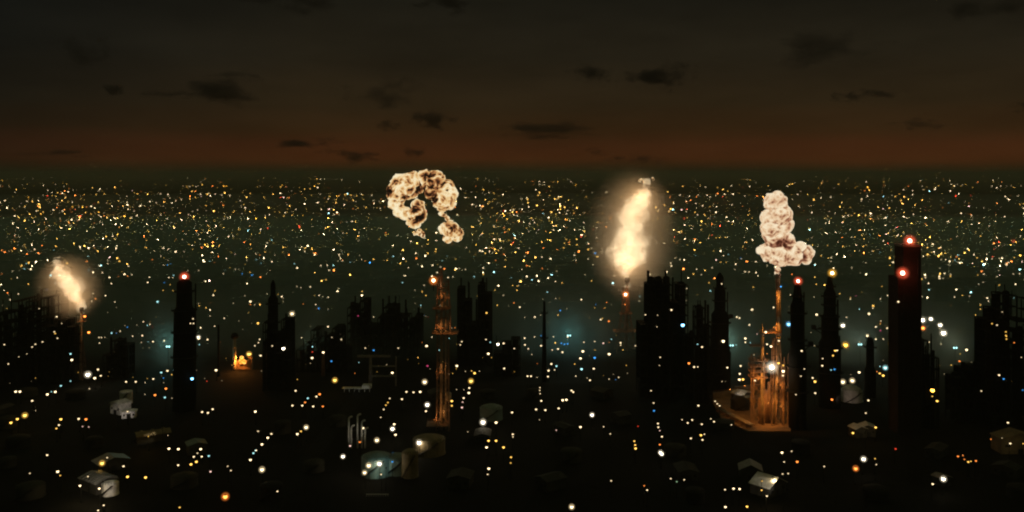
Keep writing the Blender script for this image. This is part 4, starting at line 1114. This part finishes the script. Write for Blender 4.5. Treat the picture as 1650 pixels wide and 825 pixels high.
tank('orange_silo', 'tall curved silo with an orange-lit right edge', 659, 772, 3.6, 10, AMB, .5)
tank('teal_tank', 'pale green tank under two lamps right of the derrick', 791, 680, 6.0, 6, TEAL, .3)
shed('gabled_house', 'pale-roofed gabled house at the bottom right, roof lit from the front', 1243, 800, 12, 9, 4.2, .7, PAINT, WALL, 0, .5, 'house')
shed('gabled_house', 'smaller dim gabled house behind the pale one at the bottom right', 1213, 775, 9, 8, 4.5, -.2, SHEET, WALL, 0, .5, 'house')
shed('small_roof_shed', 'left one of the twin small roofs between two yellow lamps', 1386, 706, 6, 6, 4.5, .2, PAINT, WALL, 0, .4)
shed('small_roof_shed', 'right one of the twin small roofs between two yellow lamps', 1401, 704, 7, 6, 4.5, -.2, PAINT, WALL, 0, .4)
shed('amber_wall_house', 'amber-lit house at the right edge of the picture', 1645, 732, 18, 9, 7, 0, AMB, AMB, 0, .3, 'house')
shed('gatehouse', 'small dim lamp-lit gatehouse near the far right bottom', 1522, 784, 5, 5, 3.5, .4, SHEET, WALL, 0)
shed('white_roof_store', 'store with a brilliant white roof behind the orange-lit pad', 1197, 648, 9, 7, 4.5, .7, WHITE, WALL, 4, .2)
tank('dark_sphere_tank', 'dark squat tank standing on the orange-lit pad', 1196, 664, 5.0, 5.0, STEEL, .5)
shed('valve_house', 'little sandy valve house on the orange-lit pad', 1210, 655, 5, 4, 4.5, 0, AMB, AMB, 0, .2)
tank('flat_tank', 'wide low tank behind the small roofs left of the square tower', 1378, 650, 6, 6, PAINT, .5)
p = gp(1358, 644)
m = MB(); m.box((0, 0, 1.1), (20, .5, 2.2)); m.box((0, 0, 2.3), (20.4, .8, .2))
tag(m.build('loading_wall', WHITE, loc=p), 'long low white wall lit pinkish, left of the square tower', 'wall')
p = gp(575, 632)
m = MB(); m.box((0, 0, 2.6), (17, 4, .3)); m.box((6, 0, 3.6), (5, 5, 2))
for q in range(6): m.tube((-7.5 + q * 3, 0, 0), (-7.5 + q * 3, 0, 2.5), .18, n=6)
tag(m.build('loading_canopy', PAINT, loc=p, ), 'pale narrow loading canopy below the gantry', 'canopy')
# pale gantry
Y = dist(622); t = thing('gantry', 'pale gantry with one post and cross beams, between spire column and derrick', 'gantry', (xx(597, Y), Y, 0))
m = MB(); m.tube((0, 0, 0), (0, 0, zz(574, Y)), 1.1, .8, 10); m.build('post', CONC, t, True)
m = MB(); m.box((2, 0, zz(574, Y)), (20, 1.6, 1.2)); m.box((8, 0, zz(590, Y)), (16, 1.2, .8)); m.box((8, 0, zz(606, Y)), (16, 1.2, .8)); m.tube((15.5, 0, 0), (15.5, 0, zz(574, Y)), .4, n=8); m.build('cross_beams', CONC, t)
# upright lit pipes
Y = dist(722); t = thing('pipe_bank', 'bank of upright pale pipes with bent tops, left of a tall lamp', 'pipes', (xx(574, Y), Y, 0))
for i, (px_, yt_) in enumerate(((562, 676), (566, 690), (576, 672), (583, 682), (588, 694))):
    m = MB(); x_ = xx(px_, Y) - t.location.x; z_ = zz(yt_, Y)
    m.tube((x_, 0, 0), (x_, 0, z_), .42, n=8)
    pr_ = Vector((x_, 0, z_))
    for q in range(1, 6):
        a = q * .35
        nx_ = Vector((x_ + 1.4 * (1 - math.cos(a)), 0, z_ + 1.4 * math.sin(a))); m.tube(pr_, nx_, .42, n=8); pr_ = nx_
    m.build('bent_pipe', PAINT, t, True)
m = MB(); m.box((0, .9, 4), (10, .4, .4)); m.box((0, .9, 8), (10, .4, .4)); m.box((-4.6, .9, 4.2), (.4, .4, 8.4)); m.box((4.6, .9, 4.2), (.4, .4, 8.4)); m.build('rack', STEEL, t)
# street front with lit red rail
p = gp(608, 800)
m = MB()
m.box((0, 0, .9), (9, .3, .2))
for q in range(10): m.box((-4.3 + q * .95, 0, .45), (.14, .2, .9))
tag(m.build('guard_rail', PAINT, loc=p), 'short low guard rail near the bottom edge below the teal-lit tanks', 'rail')
# floodlight poles added to brighten a roof here and there
def added_flood(label, px_, py_, h, tx, ty, tz, col, power, size=40):
    p = gp(px_, py_); q = gp(tx, ty, tz)
    t = thing('added_floodlight', label, 'floodlight', (p.x, p.y, 0))
    m = MB(); m.tube((0, 0, 0), (0, 0, h), .13, .09, 6); m.box((0, 0, .2), (.5, .5, .4)); m.build('pole', BLACK, t)
    d = q - Vector((p.x, p.y, h))
    m = MB(); m.box((0, 0, h + .2), (.7, .5, .5)); m.build('housing', BLACK, t)
    l = flood_light('lamp_light', t, Vector((0, 0, h + .2)) + d.normalized() * .7, d, col, 0.6 * power / LAMP_POWER, size)
    return t
for a in (('added dark floodlight pole lighting the white roof clump', 190, 690, 9, 200, 664, 3, (1, .86, .78), 6500, 36),
          ('added dark floodlight pole lighting the ribbed-roof shed', 166, 823, 11, 160, 788, 3, (1, .88, .80), 5200, 44),
          ('added dark floodlight pole lighting the long low shed', 262, 712, 9, 243, 703, 3, (1, .86, .62), 3000, 36),
          ('added dark floodlight pole lighting the gabled house', 1262, 822, 9, 1240, 785, 5, (1, .90, .76), 5200, 30),
          ('added dark floodlight pole lighting the brilliant white roof', 1186, 660, 9, 1194, 640, 4, (1, .88, .72), 7000, 36),
          ('added dark floodlight pole lighting the pinkish loading wall', 1352, 664, 6, 1358, 642, 1, (1, .72, .58), 3000, 50),
          ('added dark floodlight pole lighting the teal-lit tanks', 622, 790, 9, 612, 752, 5, (.55, .9, .85), 4200, 46),
          ('added dark floodlight pole lighting the upright pipes', 580, 740, 8, 574, 700, 7, (1, .92, .8), 2500, 40),
          ('added dark floodlight pole lighting the loading canopy', 570, 650, 8, 575, 627, 3, (.9, .95, .85), 3500, 40),
          ('added dark floodlight pole lighting the twin small roofs', 1394, 722, 8, 1393, 695, 4, (1, .85, .6), 1800, 40)):
    added_flood(*a)
# scattered dark sheds and tanks that fill the works
R = random.Random(77)
made = []
def scatter(n, x0, x1, y0, y1):
    k = 0; tries = 0
    while k < n and tries < 4000:
        tries += 1
        px_, py_ = R.uniform(x0, x1), R.uniform(y0, y1)
        p = gp(px_, py_)
        if not clear(p.x, p.y, 9): continue
        if any((p.x - a) ** 2 + (p.y - b) ** 2 < 26 ** 2 for a, b in made): continue
        made.append((p.x, p.y)); k += 1
        yield px_, py_
for o in list(S.objects):
    if o.parent is None and o.get('category') and o['category'] not in ('lamp', 'cloud', 'city', 'haze', 'city lights'):
        made.append((o.location.x, o.location.y))
def near_lm(x, y):
    nm, a, b = min(LM, key=lambda l: math.hypot(l[1] - x, l[2] - y))
    dx, dy = x - a, y - b
    return (('right of ' if dx > 0 else 'left of ') if abs(dx) > abs(dy) else ('in front of ' if dy > 0 else 'behind ')) + nm
seen = {}
def uniq(txt):
    seen[txt] = seen.get(txt, 0) + 1
    i = seen[txt] - 1
    return txt if i == 0 else '%s, %s one there' % (txt, ORD[i])
for (px_, py_) in scatter(34, -10, 1660, 640, 815):
    u = R.random()
    if u < .45:
        tank('storage_tank', uniq('unlit dark storage tank ' + near_lm(px_, py_)), px_, py_, R.uniform(3, 6), R.uniform(3, 5.5), R.choice((STEEL, WALL)), .25, 'dark storage tanks of the works')
    else:
        tag(shed('dark_shed', uniq('unlit dark gabled shed ' + near_lm(px_, py_)), px_, py_, R.uniform(6, 10), R.uniform(7, 12), R.uniform(3, 4.5), R.uniform(-1, 1), BROOF, WALL), group='dark sheds of the works')

# ------------------------------------------------------------------ fireballs: billowing, self-lit fire, soot and painted shading
def fire_mat(name, stops, strength):
    m = bpy.data.materials.new(name)
    m.use_nodes = True
    t = m.node_tree; t.nodes.clear()
    o = N(t, 'ShaderNodeOutputMaterial'); e = N(t, 'ShaderNodeEmission'); a = N(t, 'ShaderNodeAttribute', attribute_name='heat_shade')
    r = N(t, 'ShaderNodeValToRGB')
    while len(r.color_ramp.elements) < len(stops): r.color_ramp.elements.new(.5)
    for el, (p, c) in zip(r.color_ramp.elements, stops):
        el.position = p; el.color = (*c, 1)
    t.links.new(a.outputs['Fac'], r.inputs[0]); t.links.new(r.outputs[0], e.inputs['Color'])
    e.inputs['Strength'].default_value = strength
    t.links.new(e.outputs[0], o.inputs['Surface'])
    m.cycles.emission_sampling = 'FRONT'
    return m
def billow(p, oct_=4, lac=2.1, gain=.45):
    a = 1.0; s = 0.0; n = 0.0; q = p.copy()
    for i in range(oct_):
        s += a * (1 - 2 * abs(noise.noise(q))); n += a
        q = q * lac + Vector((13.1, 7.7, 3.3)); a *= gain
    return s / n
def fireball(name, label, cx, cyy, Y, lumps, mat, seed, vox, amp, scale, soot_shade_fn, oct_=4, smooth=8):
    k = Y / F
    R = random.Random(seed)
    c0 = Vector((xx(cx, Y), Y, zz(cyy, Y)))
    bm = bmesh.new()
    for (px_, py_, r) in lumps:
        c = Vector((xx(px_, Y), Y + R.uniform(-.35, .35) * r * k, zz(py_, Y))) - c0
        bmesh.ops.create_icosphere(bm, subdivisions=3, radius=r * k, matrix=Matrix.Translation(c))
    me = bpy.data.meshes.new('tmp'); bm.to_mesh(me); bm.free()
    ob = bpy.data.objects.new('tmp', me); COL.objects.link(ob)
    md = ob.modifiers.new('r', 'REMESH'); md.mode = 'VOXEL'; md.voxel_size = vox
    md2 = ob.modifiers.new('s', 'SMOOTH'); md2.iterations = 4
    dg = bpy.context.evaluated_depsgraph_get()
    me2 = bpy.data.meshes.new_from_object(ob.evaluated_get(dg))
    bpy.data.objects.remove(ob)
    off = Vector((seed * 3.1, seed * 1.7, seed * 5.3))
    nv = len(me2.vertices)
    disp = []
    co = [v.co.copy() for v in me2.vertices]; no = [v.normal.copy() for v in me2.vertices]
    for i in range(nv):
        b = billow(co[i] * scale + off, oct_)
        disp.append(b)
        me2.vertices[i].co = co[i] + no[i] * amp * (b - .25)
    me2.update()
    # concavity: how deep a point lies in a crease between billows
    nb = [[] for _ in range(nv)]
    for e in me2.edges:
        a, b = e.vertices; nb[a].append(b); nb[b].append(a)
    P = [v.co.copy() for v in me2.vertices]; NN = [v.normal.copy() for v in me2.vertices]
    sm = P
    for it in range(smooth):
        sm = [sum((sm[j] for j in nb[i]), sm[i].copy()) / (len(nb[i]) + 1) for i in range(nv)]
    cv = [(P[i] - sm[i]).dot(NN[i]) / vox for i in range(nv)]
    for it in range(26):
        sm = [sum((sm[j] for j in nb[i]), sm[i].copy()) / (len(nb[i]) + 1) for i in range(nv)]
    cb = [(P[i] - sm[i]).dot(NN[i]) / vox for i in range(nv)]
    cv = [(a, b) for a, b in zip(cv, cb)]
    at = me2.attributes.new('heat_shade', 'FLOAT', 'POINT')
    raw = [soot_shade_fn(P[i], NN[i], disp[i], cv[i], off) for i in range(nv)]
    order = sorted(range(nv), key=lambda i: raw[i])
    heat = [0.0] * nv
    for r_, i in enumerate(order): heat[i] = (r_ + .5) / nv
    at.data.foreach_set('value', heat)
    me2.materials.append(mat)
    me2.polygons.foreach_set('use_smooth', [True] * len(me2.polygons))
    o = bpy.data.objects.new(name, me2); o.location = c0; COL.objects.link(o)
    return tag(o, label, 'fireball')
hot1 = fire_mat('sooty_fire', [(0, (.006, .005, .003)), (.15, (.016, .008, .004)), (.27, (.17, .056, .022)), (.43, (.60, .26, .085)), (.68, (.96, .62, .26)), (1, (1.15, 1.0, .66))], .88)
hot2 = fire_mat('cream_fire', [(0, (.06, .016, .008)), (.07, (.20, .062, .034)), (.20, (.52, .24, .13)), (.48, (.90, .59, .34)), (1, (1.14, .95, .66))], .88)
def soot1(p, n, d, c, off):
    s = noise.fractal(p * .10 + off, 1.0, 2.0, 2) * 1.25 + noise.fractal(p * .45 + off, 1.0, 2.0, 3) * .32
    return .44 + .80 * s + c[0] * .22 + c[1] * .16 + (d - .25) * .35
def soot_shade2(p, n, d, c, off):
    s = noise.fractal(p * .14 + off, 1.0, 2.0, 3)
    return .58 + .22 * s + c[0] * .26 + c[1] * .13 + (d - .25) * .18 + .20 * n.z - .06 * n.x  # tops lighter, undersides darker: shading painted into the fire colour
YD = dist(692)
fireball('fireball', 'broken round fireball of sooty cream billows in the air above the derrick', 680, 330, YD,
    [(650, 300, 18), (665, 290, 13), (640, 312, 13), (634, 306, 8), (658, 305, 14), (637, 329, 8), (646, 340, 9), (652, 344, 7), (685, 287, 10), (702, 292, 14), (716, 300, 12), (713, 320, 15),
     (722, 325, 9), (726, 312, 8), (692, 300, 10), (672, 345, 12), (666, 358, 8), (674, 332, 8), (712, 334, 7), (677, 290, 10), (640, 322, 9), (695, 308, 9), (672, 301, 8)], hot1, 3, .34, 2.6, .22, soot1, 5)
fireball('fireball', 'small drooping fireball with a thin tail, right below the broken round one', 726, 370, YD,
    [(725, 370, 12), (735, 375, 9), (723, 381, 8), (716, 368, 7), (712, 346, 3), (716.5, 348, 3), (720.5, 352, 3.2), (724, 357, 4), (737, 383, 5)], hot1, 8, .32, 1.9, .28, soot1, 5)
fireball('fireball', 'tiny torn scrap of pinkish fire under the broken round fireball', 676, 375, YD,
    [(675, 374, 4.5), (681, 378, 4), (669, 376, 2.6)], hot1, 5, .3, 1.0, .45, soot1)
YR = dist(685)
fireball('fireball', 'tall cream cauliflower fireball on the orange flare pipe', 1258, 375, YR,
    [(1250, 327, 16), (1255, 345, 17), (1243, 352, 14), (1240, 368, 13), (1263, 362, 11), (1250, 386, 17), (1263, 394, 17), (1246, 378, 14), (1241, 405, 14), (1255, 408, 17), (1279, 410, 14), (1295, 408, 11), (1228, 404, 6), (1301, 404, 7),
     (1290, 402, 9), (1233, 407, 8), (1299, 415, 7), (1270, 415, 9), (1266, 348, 8)], hot2, 4, .34, 2.6, .14, soot_shade2, 5, 12)
fireball('pilot_flame', 'small white flame at the very tip of the orange flare pipe', 1253, 435, YR,
    [(1253.5, 434, 4.2), (1252, 440, 3.6), (1254, 428, 3)], hot2, 12, .3, .8, .4, lambda p, n, d, c, o: .9 + c[0] * .3)
Y = dist(596)
fireball('furnace_fire', 'small orange fire at the foot of the capped chimney', 391, 581, Y,
    [(389, 582, 4.0), (393, 583, 3.2), (389.5, 577, 2.6)], fire_mat('furnace_fire', [(0, (.9, .16, .01)), (.5, (1.6, .45, .03)), (1, (2.2, 1.0, .2))], 1.2), 15, .3, .9, .4, lambda p, n, d, c, o: .6 + c[0] * .5)
p_ = gp(391, 590); o = S.objects['furnace_fire']
point_light('fire_light', o, (-1.2, -3.2, 0.5), (1, .33, .05), 7000, 0.6)
point_light('fire_light', o, (-3.4, 1.0, 2.5), (1, .33, .05), 3500, 0.4)

# ------------------------------------------------------------------ long soft flames: burning gas (volume) inside lit smoke
def flame(name, label, Y, pts, halo, seed, em, smoke, power, warp):
    """pts: (t row, centre x, half width) in photo px from bottom to top; halo: cx, cy, rx, ry"""
    k = Y / F
    yb, yt = pts[0][0], pts[-1][0]
    base = Vector((xx(pts[0][1], Y), Y, zz(yb, Y)))
    t_ = thing(name, label, 'flame', base)
    Ht = (yb - yt) * k
    wmax = max(p[2] for p in pts) * k * 2.2
    xs_ = [(p[1] - pts[0][1]) * k for p in pts]
    dom = MB()
    n = 16
    prof = []
    vs = []; fs = []
    rows = [(-.06, pts[0])] + [((yb - p[0]) * k / Ht, p) for p in pts] + [(1.08, pts[-1])]
    for (tt, p) in rows:
        rr = max(p[2] * k * 2.2, 3.0)
        cxx = (p[1] - pts[0][1]) * k
        for q in range(n):
            a = 2 * PI * q / n
            vs.append((cxx + rr * math.cos(a), rr * math.sin(a), tt * Ht))
    for j in range(len(rows) - 1):
        for q in range(n):
            q2 = (q + 1) % n
            fs.append((j * n + q, j * n + q2, (j + 1) * n + q2, (j + 1) * n + q))
    fs.append(tuple(range(n - 1, -1, -1))); L = (len(rows) - 1) * n; fs.append(tuple(range(L, L + n)))
    dom.add(vs, fs)
    m = bpy.data.materials.new('burning_gas')
    m.use_nodes = True
    t = m.node_tree; t.nodes.clear()
    o = N(t, 'ShaderNodeOutputMaterial'); e = N(t, 'ShaderNodeEmission')
    tc = N(t, 'ShaderNodeTexCoord')
    n1 = N(t, 'ShaderNodeTexNoise'); n1.noise_dimensions = '4D'; n1.inputs['W'].default_value = seed
    n1.inputs['Scale'].default_value = 0.17; n1.inputs['Detail'].default_value = 6
    t.links.new(tc.outputs['Object'], n1.inputs['Vector'])
    w1 = N(t, 'ShaderNodeVectorMath', operation='SUBTRACT'); w1.inputs[1].default_value = (.5, .5, .5)
    t.links.new(n1.outputs['Color'], w1.inputs[0])
    w2 = N(t, 'ShaderNodeVectorMath', operation='SCALE'); w2.inputs['Scale'].default_value = warp
    t.links.new(w1.outputs[0], w2.inputs[0])
    w3 = N(t, 'ShaderNodeVectorMath', operation='ADD')
    t.links.new(tc.outputs['Object'], w3.inputs[0]); t.links.new(w2.outputs[0], w3.inputs[1])
    sp = N(t, 'ShaderNodeSeparateXYZ'); t.links.new(w3.outputs[0], sp.inputs[0])
    tt = N(t, 'ShaderNodeMath', operation='DIVIDE'); t.links.new(sp.outputs['Z'], tt.inputs[0]); tt.inputs[1].default_value = Ht
    xr = max(abs(v) for v in xs_) + 1e-3
    def curve(vals):
        fc = N(t, 'ShaderNodeFloatCurve')
        cu = fc.mapping.curves[0]
        T = [(yb - p[0]) / (yb - yt) for p in pts]
        cu.points[0].location = (T[0], vals[0]); cu.points[1].location = (T[-1], vals[-1])
        for a, b in list(zip(T, vals))[1:-1]: cu.points.new(a, b)
        fc.mapping.update()
        t.links.new(tt.outputs[0], fc.inputs['Value'])
        return fc
    c1 = curve([.5 + .5 * v / xr for v in xs_])
    rmax = max(p[2] for p in pts)
    c2 = curve([p[2] / rmax for p in pts])
    cxn = N(t, 'ShaderNodeMath', operation='MULTIPLY_ADD'); t.links.new(c1.outputs[0], cxn.inputs[0]); cxn.inputs[1].default_value = 2 * xr; cxn.inputs[2].default_value = -xr
    dx = N(t, 'ShaderNodeMath', operation='SUBTRACT'); t.links.new(sp.outputs['X'], dx.inputs[0]); t.links.new(cxn.outputs[0], dx.inputs[1])
    cb = N(t, 'ShaderNodeCombineXYZ'); t.links.new(dx.outputs[0], cb.inputs[0]); t.links.new(sp.outputs['Y'], cb.inputs[1])
    ln = N(t, 'ShaderNodeVectorMath', operation='LENGTH'); t.links.new(cb.outputs[0], ln.inputs[0])
    rr = N(t, 'ShaderNodeMath', operation='MULTIPLY_ADD'); t.links.new(c2.outputs[0], rr.inputs[0]); rr.inputs[1].default_value = rmax * k; rr.inputs[2].default_value = .15
    dd = N(t, 'ShaderNodeMath', operation='DIVIDE'); t.links.new(ln.outputs['Value'], dd.inputs[0]); t.links.new(rr.outputs[0], dd.inputs[1])
    n2 = N(t, 'ShaderNodeTexNoise'); n2.noise_dimensions = '4D'; n2.inputs['W'].default_value = seed + 9
    n2.inputs['Scale'].default_value = 0.22; n2.inputs['Detail'].default_value = 6; n2.inputs['Roughness'].default_value = .68
    t.links.new(w3.outputs[0], n2.inputs['Vector'])
    a1 = N(t, 'ShaderNodeMath', operation='MULTIPLY_ADD'); t.links.new(n2.outputs['Fac'], a1.inputs[0]); a1.inputs[1].default_value = 2.9; a1.inputs[2].default_value = -1.45
    a2 = N(t, 'ShaderNodeMath', operation='SUBTRACT'); t.links.new(dd.outputs[0], a2.inputs[0]); t.links.new(a1.outputs[0], a2.inputs[1])
    mr = N(t, 'ShaderNodeMapRange'); mr.interpolation_type = 'SMOOTHSTEP'
    t.links.new(a2.outputs[0], mr.inputs['Value'])
    mr.inputs['From Min'].default_value = 1.12; mr.inputs['From Max'].default_value = .8; mr.inputs['To Min'].default_value = 0; mr.inputs['To Max'].default_value = em
    n3 = N(t, 'ShaderNodeTexNoise'); n3.noise_dimensions = '4D'; n3.inputs['W'].default_value = seed + 4
    n3.inputs['Scale'].default_value = 0.28; n3.inputs['Detail'].default_value = 5; n3.inputs['Roughness'].default_value = .65
    t.links.new(w3.outputs[0], n3.inputs['Vector'])
    mr4 = N(t, 'ShaderNodeMapRange'); t.links.new(n3.outputs['Fac'], mr4.inputs['Value'])
    mr4.inputs['From Min'].default_value = .35; mr4.inputs['From Max'].default_value = .65; mr4.inputs['To Min'].default_value = .25; mr4.inputs['To Max'].default_value = 1.6
    mu = N(t, 'ShaderNodeMath', operation='MULTIPLY'); t.links.new(mr.outputs[0], mu.inputs[0]); t.links.new(mr4.outputs[0], mu.inputs[1])
    t.links.new(mu.outputs[0], e.inputs['Strength'])
    e.inputs['Color'].default_value = (1.0, .75, .45, 1)
    t.links.new(e.outputs[0], o.inputs['Volume'])
    m.cycles.volume_sampling = 'MULTIPLE_IMPORTANCE'
    core = dom.build('burning_gas', m, t_)
    # smoke lit by the flame
    hx, hy, hrx, hry = halo
    rx, rz_ = hrx * k, hry * k
    hb = MB(); hb.ball((0, 0, 0), 1.0, 0, 20, 14)
    hb.v = [(p[0] * rx * 1.02, p[1] * rx * 1.02, p[2] * rz_ * 1.02) for p in hb.v]
    m2 = bpy.data.materials.new('lit_smoke'); m2.use_nodes = True
    t = m2.node_tree; t.nodes.clear()
    o = N(t, 'ShaderNodeOutputMaterial'); pv = N(t, 'ShaderNodeVolumePrincipled')
    pv.inputs['Color'].default_value = (.93, .90, .84, 1)
    tc = N(t, 'ShaderNodeTexCoord'); mp = N(t, 'ShaderNodeMapping'); mp.inputs['Scale'].default_value = (1 / rx, 1 / rx, 1 / rz_)
    t.links.new(tc.outputs['Object'], mp.inputs[0])
    ln = N(t, 'ShaderNodeVectorMath', operation='LENGTH'); t.links.new(mp.outputs[0], ln.inputs[0])
    mr = N(t, 'ShaderNodeMapRange'); mr.interpolation_type = 'SMOOTHSTEP'; t.links.new(ln.outputs['Value'], mr.inputs['Value'])
    mr.inputs['From Min'].default_value = 1.0; mr.inputs['From Max'].default_value = 0.0; mr.inputs['To Max'].default_value = smoke
    nz_ = N(t, 'ShaderNodeTexNoise'); nz_.inputs['Scale'].default_value = .12; nz_.inputs['Detail'].default_value = 2; t.links.new(tc.outputs['Object'], nz_.inputs['Vector'])
    mm = N(t, 'ShaderNodeMath', operation='MULTIPLY'); t.links.new(mr.outputs[0], mm.inputs[0])
    m3 = N(t, 'ShaderNodeMath', operation='MULTIPLY_ADD'); t.links.new(nz_.outputs['Fac'], m3.inputs[0]); m3.inputs[1].default_value = 1.0; m3.inputs[2].default_value = .5
    t.links.new(m3.outputs[0], mm.inputs[1])
    t.links.new(mm.outputs[0], pv.inputs['Density'])
    t.links.new(pv.outputs[0], o.inputs['Volume'])
    hb.build('lit_smoke', m2, t_, loc=Vector((xx(hx, Y), Y, zz(hy, Y))) - base)
    for f_ in (.2, .42, .65, .85):
        # the light of the burning gas
        i = f_ * (len(pts) - 1); a, b = pts[int(i)], pts[min(int(i) + 1, len(pts) - 1)]
        u = i - int(i)
        cxm = a[1] + (b[1] - a[1]) * u; cym = a[0] + (b[0] - a[0]) * u
        point_light('flame_light', t_, ((cxm - pts[0][1]) * k, 0, (yb - cym) * k), (1, .56, .24), power, max(2.0, (a[2] + b[2]) * .4 * k))
    return t_
flame('gas_flame', 'tall glowing yellow flame on the central stack, wrapped in lit smoke', dist(566),
      [(453, 1010.5, 3), (440, 1010, 10), (425, 1012, 19), (408, 1014, 28), (393, 1016, 27), (370, 1016, 24), (345, 1020, 22), (325, 1028, 17), (310, 1037, 10), (300, 1042, 3)],
      (1019, 380, 84, 120), 2.0, .105, .075, 52000, 15.0)
flame('gas_flame', 'smaller leaning flame on the left stack, wrapped in dim lit smoke', dist(612),
      [(500, 131.5, 3), (490, 128, 8), (478, 122, 11), (465, 117, 15), (452, 109, 16), (440, 101, 13), (430, 95, 9), (421, 91, 4)],
      (111, 463, 60, 62), 5.0, .12, .07, 15000, 10.0)
Y = dist(566)
fireball('flame_scrap', 'torn scraps of orange fire floating just above the tip of the tall central flame', 1040, 290, Y,
    [(1031, 291, 2.2), (1035, 293, 2.4), (1034, 289, 1.8)], hot1, 21, .35, .7, .4, lambda p, n, d, c, o: .62 + c[0] * .6 + (d - .3) * .5)
fireball('flame_scrap', 'rightmost tiny scrap of orange fire above the tall central flame', 1050, 288, Y,
    [(1051.5, 287, 1.4), (1053, 289.5, 1.6)], hot1, 23, .35, .6, .4, lambda p, n, d, c, o: .62 + c[0] * .6 + (d - .3) * .5)

# ------------------------------------------------------------------ steam banks and teal flood lamps added to tint haze behind the works
for i, (px_, yb_, hw, yt_, col, pw, where) in enumerate((
        (235, 604, 62, 470, (.30, .85, .75), 1.0, 'behind the pink-beacon column'),
        (505, 604, 60, 470, (.55, .85, .55), .6, 'right of the slim spire column'),
        (905, 590, 105, 460, (.30, .85, .80), 1.0, 'left of the central flare stack'),
        (1200, 604, 75, 440, (.45, .85, .65), 1.1, 'behind the orange-lit rig'),
        (1395, 600, 62, 450, (.60, .80, .60), 1.0, 'left of the square tower'),
        (1545, 606, 60, 480, (.70, .80, .50), .8, 'right of the square tower'))):
    Y = dist(yb_); k = Y / F
    rx, rz_ = hw * k * 1.5, (yb_ - yt_) * k * 1.1
    m = MB(); m.ball((0, 0, 0), 1.0, 0, 20, 12)
    m.v = [(p[0] * rx, p[1] * rx * .6, max(p[2], 0.0) * rz_) for p in m.v]
    mt = bpy.data.materials.new('added_steam_%d' % i); mt.use_nodes = True
    t = mt.node_tree; t.nodes.clear()
    o_ = N(t, 'ShaderNodeOutputMaterial'); pv = N(t, 'ShaderNodeVolumePrincipled'); pv.inputs['Color'].default_value = (.85, .9, .88, 1)
    tc = N(t, 'ShaderNodeTexCoord'); mp = N(t, 'ShaderNodeMapping'); mp.inputs['Scale'].default_value = (1 / rx, 1 / (rx * .6), 1 / rz_)
    t.links.new(tc.outputs['Object'], mp.inputs[0])
    ln = N(t, 'ShaderNodeVectorMath', operation='LENGTH'); t.links.new(mp.outputs[0], ln.inputs[0])
    mr = N(t, 'ShaderNodeMapRange'); mr.interpolation_type = 'SMOOTHSTEP'; t.links.new(ln.outputs['Value'], mr.inputs['Value'])
    mr.inputs['From Min'].default_value = 1.0; mr.inputs['From Max'].default_value = 0.1; mr.inputs['To Max'].default_value = 0.008
    nz_ = N(t, 'ShaderNodeTexNoise'); nz_.noise_dimensions = '4D'; nz_.inputs['W'].default_value = i * 2.3
    mp3 = N(t, 'ShaderNodeMapping'); mp3.inputs['Scale'].default_value = (.06, .03, .012); t.links.new(tc.outputs['Object'], mp3.inputs[0]); t.links.new(mp3.outputs[0], nz_.inputs['Vector'])
    nz_.inputs['Scale'].default_value = 1; nz_.inputs['Detail'].default_value = 3
    mn = N(t, 'ShaderNodeMapRange'); t.links.new(nz_.outputs['Fac'], mn.inputs['Value']); mn.inputs['From Min'].default_value = .38; mn.inputs['From Max'].default_value = .62
    mn.inputs['To Min'].default_value = .25; mn.inputs['To Max'].default_value = 1.2
    mm = N(t, 'ShaderNodeMath', operation='MULTIPLY'); t.links.new(mr.outputs[0], mm.inputs[0]); t.links.new(mn.outputs[0], mm.inputs[1])
    t.links.new(mm.outputs[0], pv.inputs['Density']); t.links.new(pv.outputs[0], o_.inputs['Volume'])
    b = m.build('steam', mt, loc=(xx(px_, Y), Y + rx * .62, 0.05))  # steam volume added to catch the coloured glow
    tag(b, 'added thin bank of lit steam drifting ' + where, 'steam', kind='stuff')
    # flood lamp added inside it to light the steam
    fx = MB()
    fx.tube((0, 0, 0), (0, 0, 14), .2, .12, 6, 1); fx.box((0, 0, 14.1), (2.4, .4, .3), 1)
    for q in (-.8, .8): fx.ball((q, -.1, 14.6), .55, 0, 8, 6)
    fm_ = thing('added_flood_lamp', 'added twin-headed flood lamp mast standing in the steam ' + where, 'lamp', (xx(px_, Y) + R.uniform(-8, 8), Y + rx * .5, 0))
    c_ = MB(); c_.v, c_.f, c_.m = fx.v, fx.f, fx.m
    c_.build('mast', [lampmat('c'), BLACK], fm_)
    point_light('flood_light', fm_, (0, -.2, 18), col, pw * 7500, 6.0)  # broad added source above the mast, lighting the steam
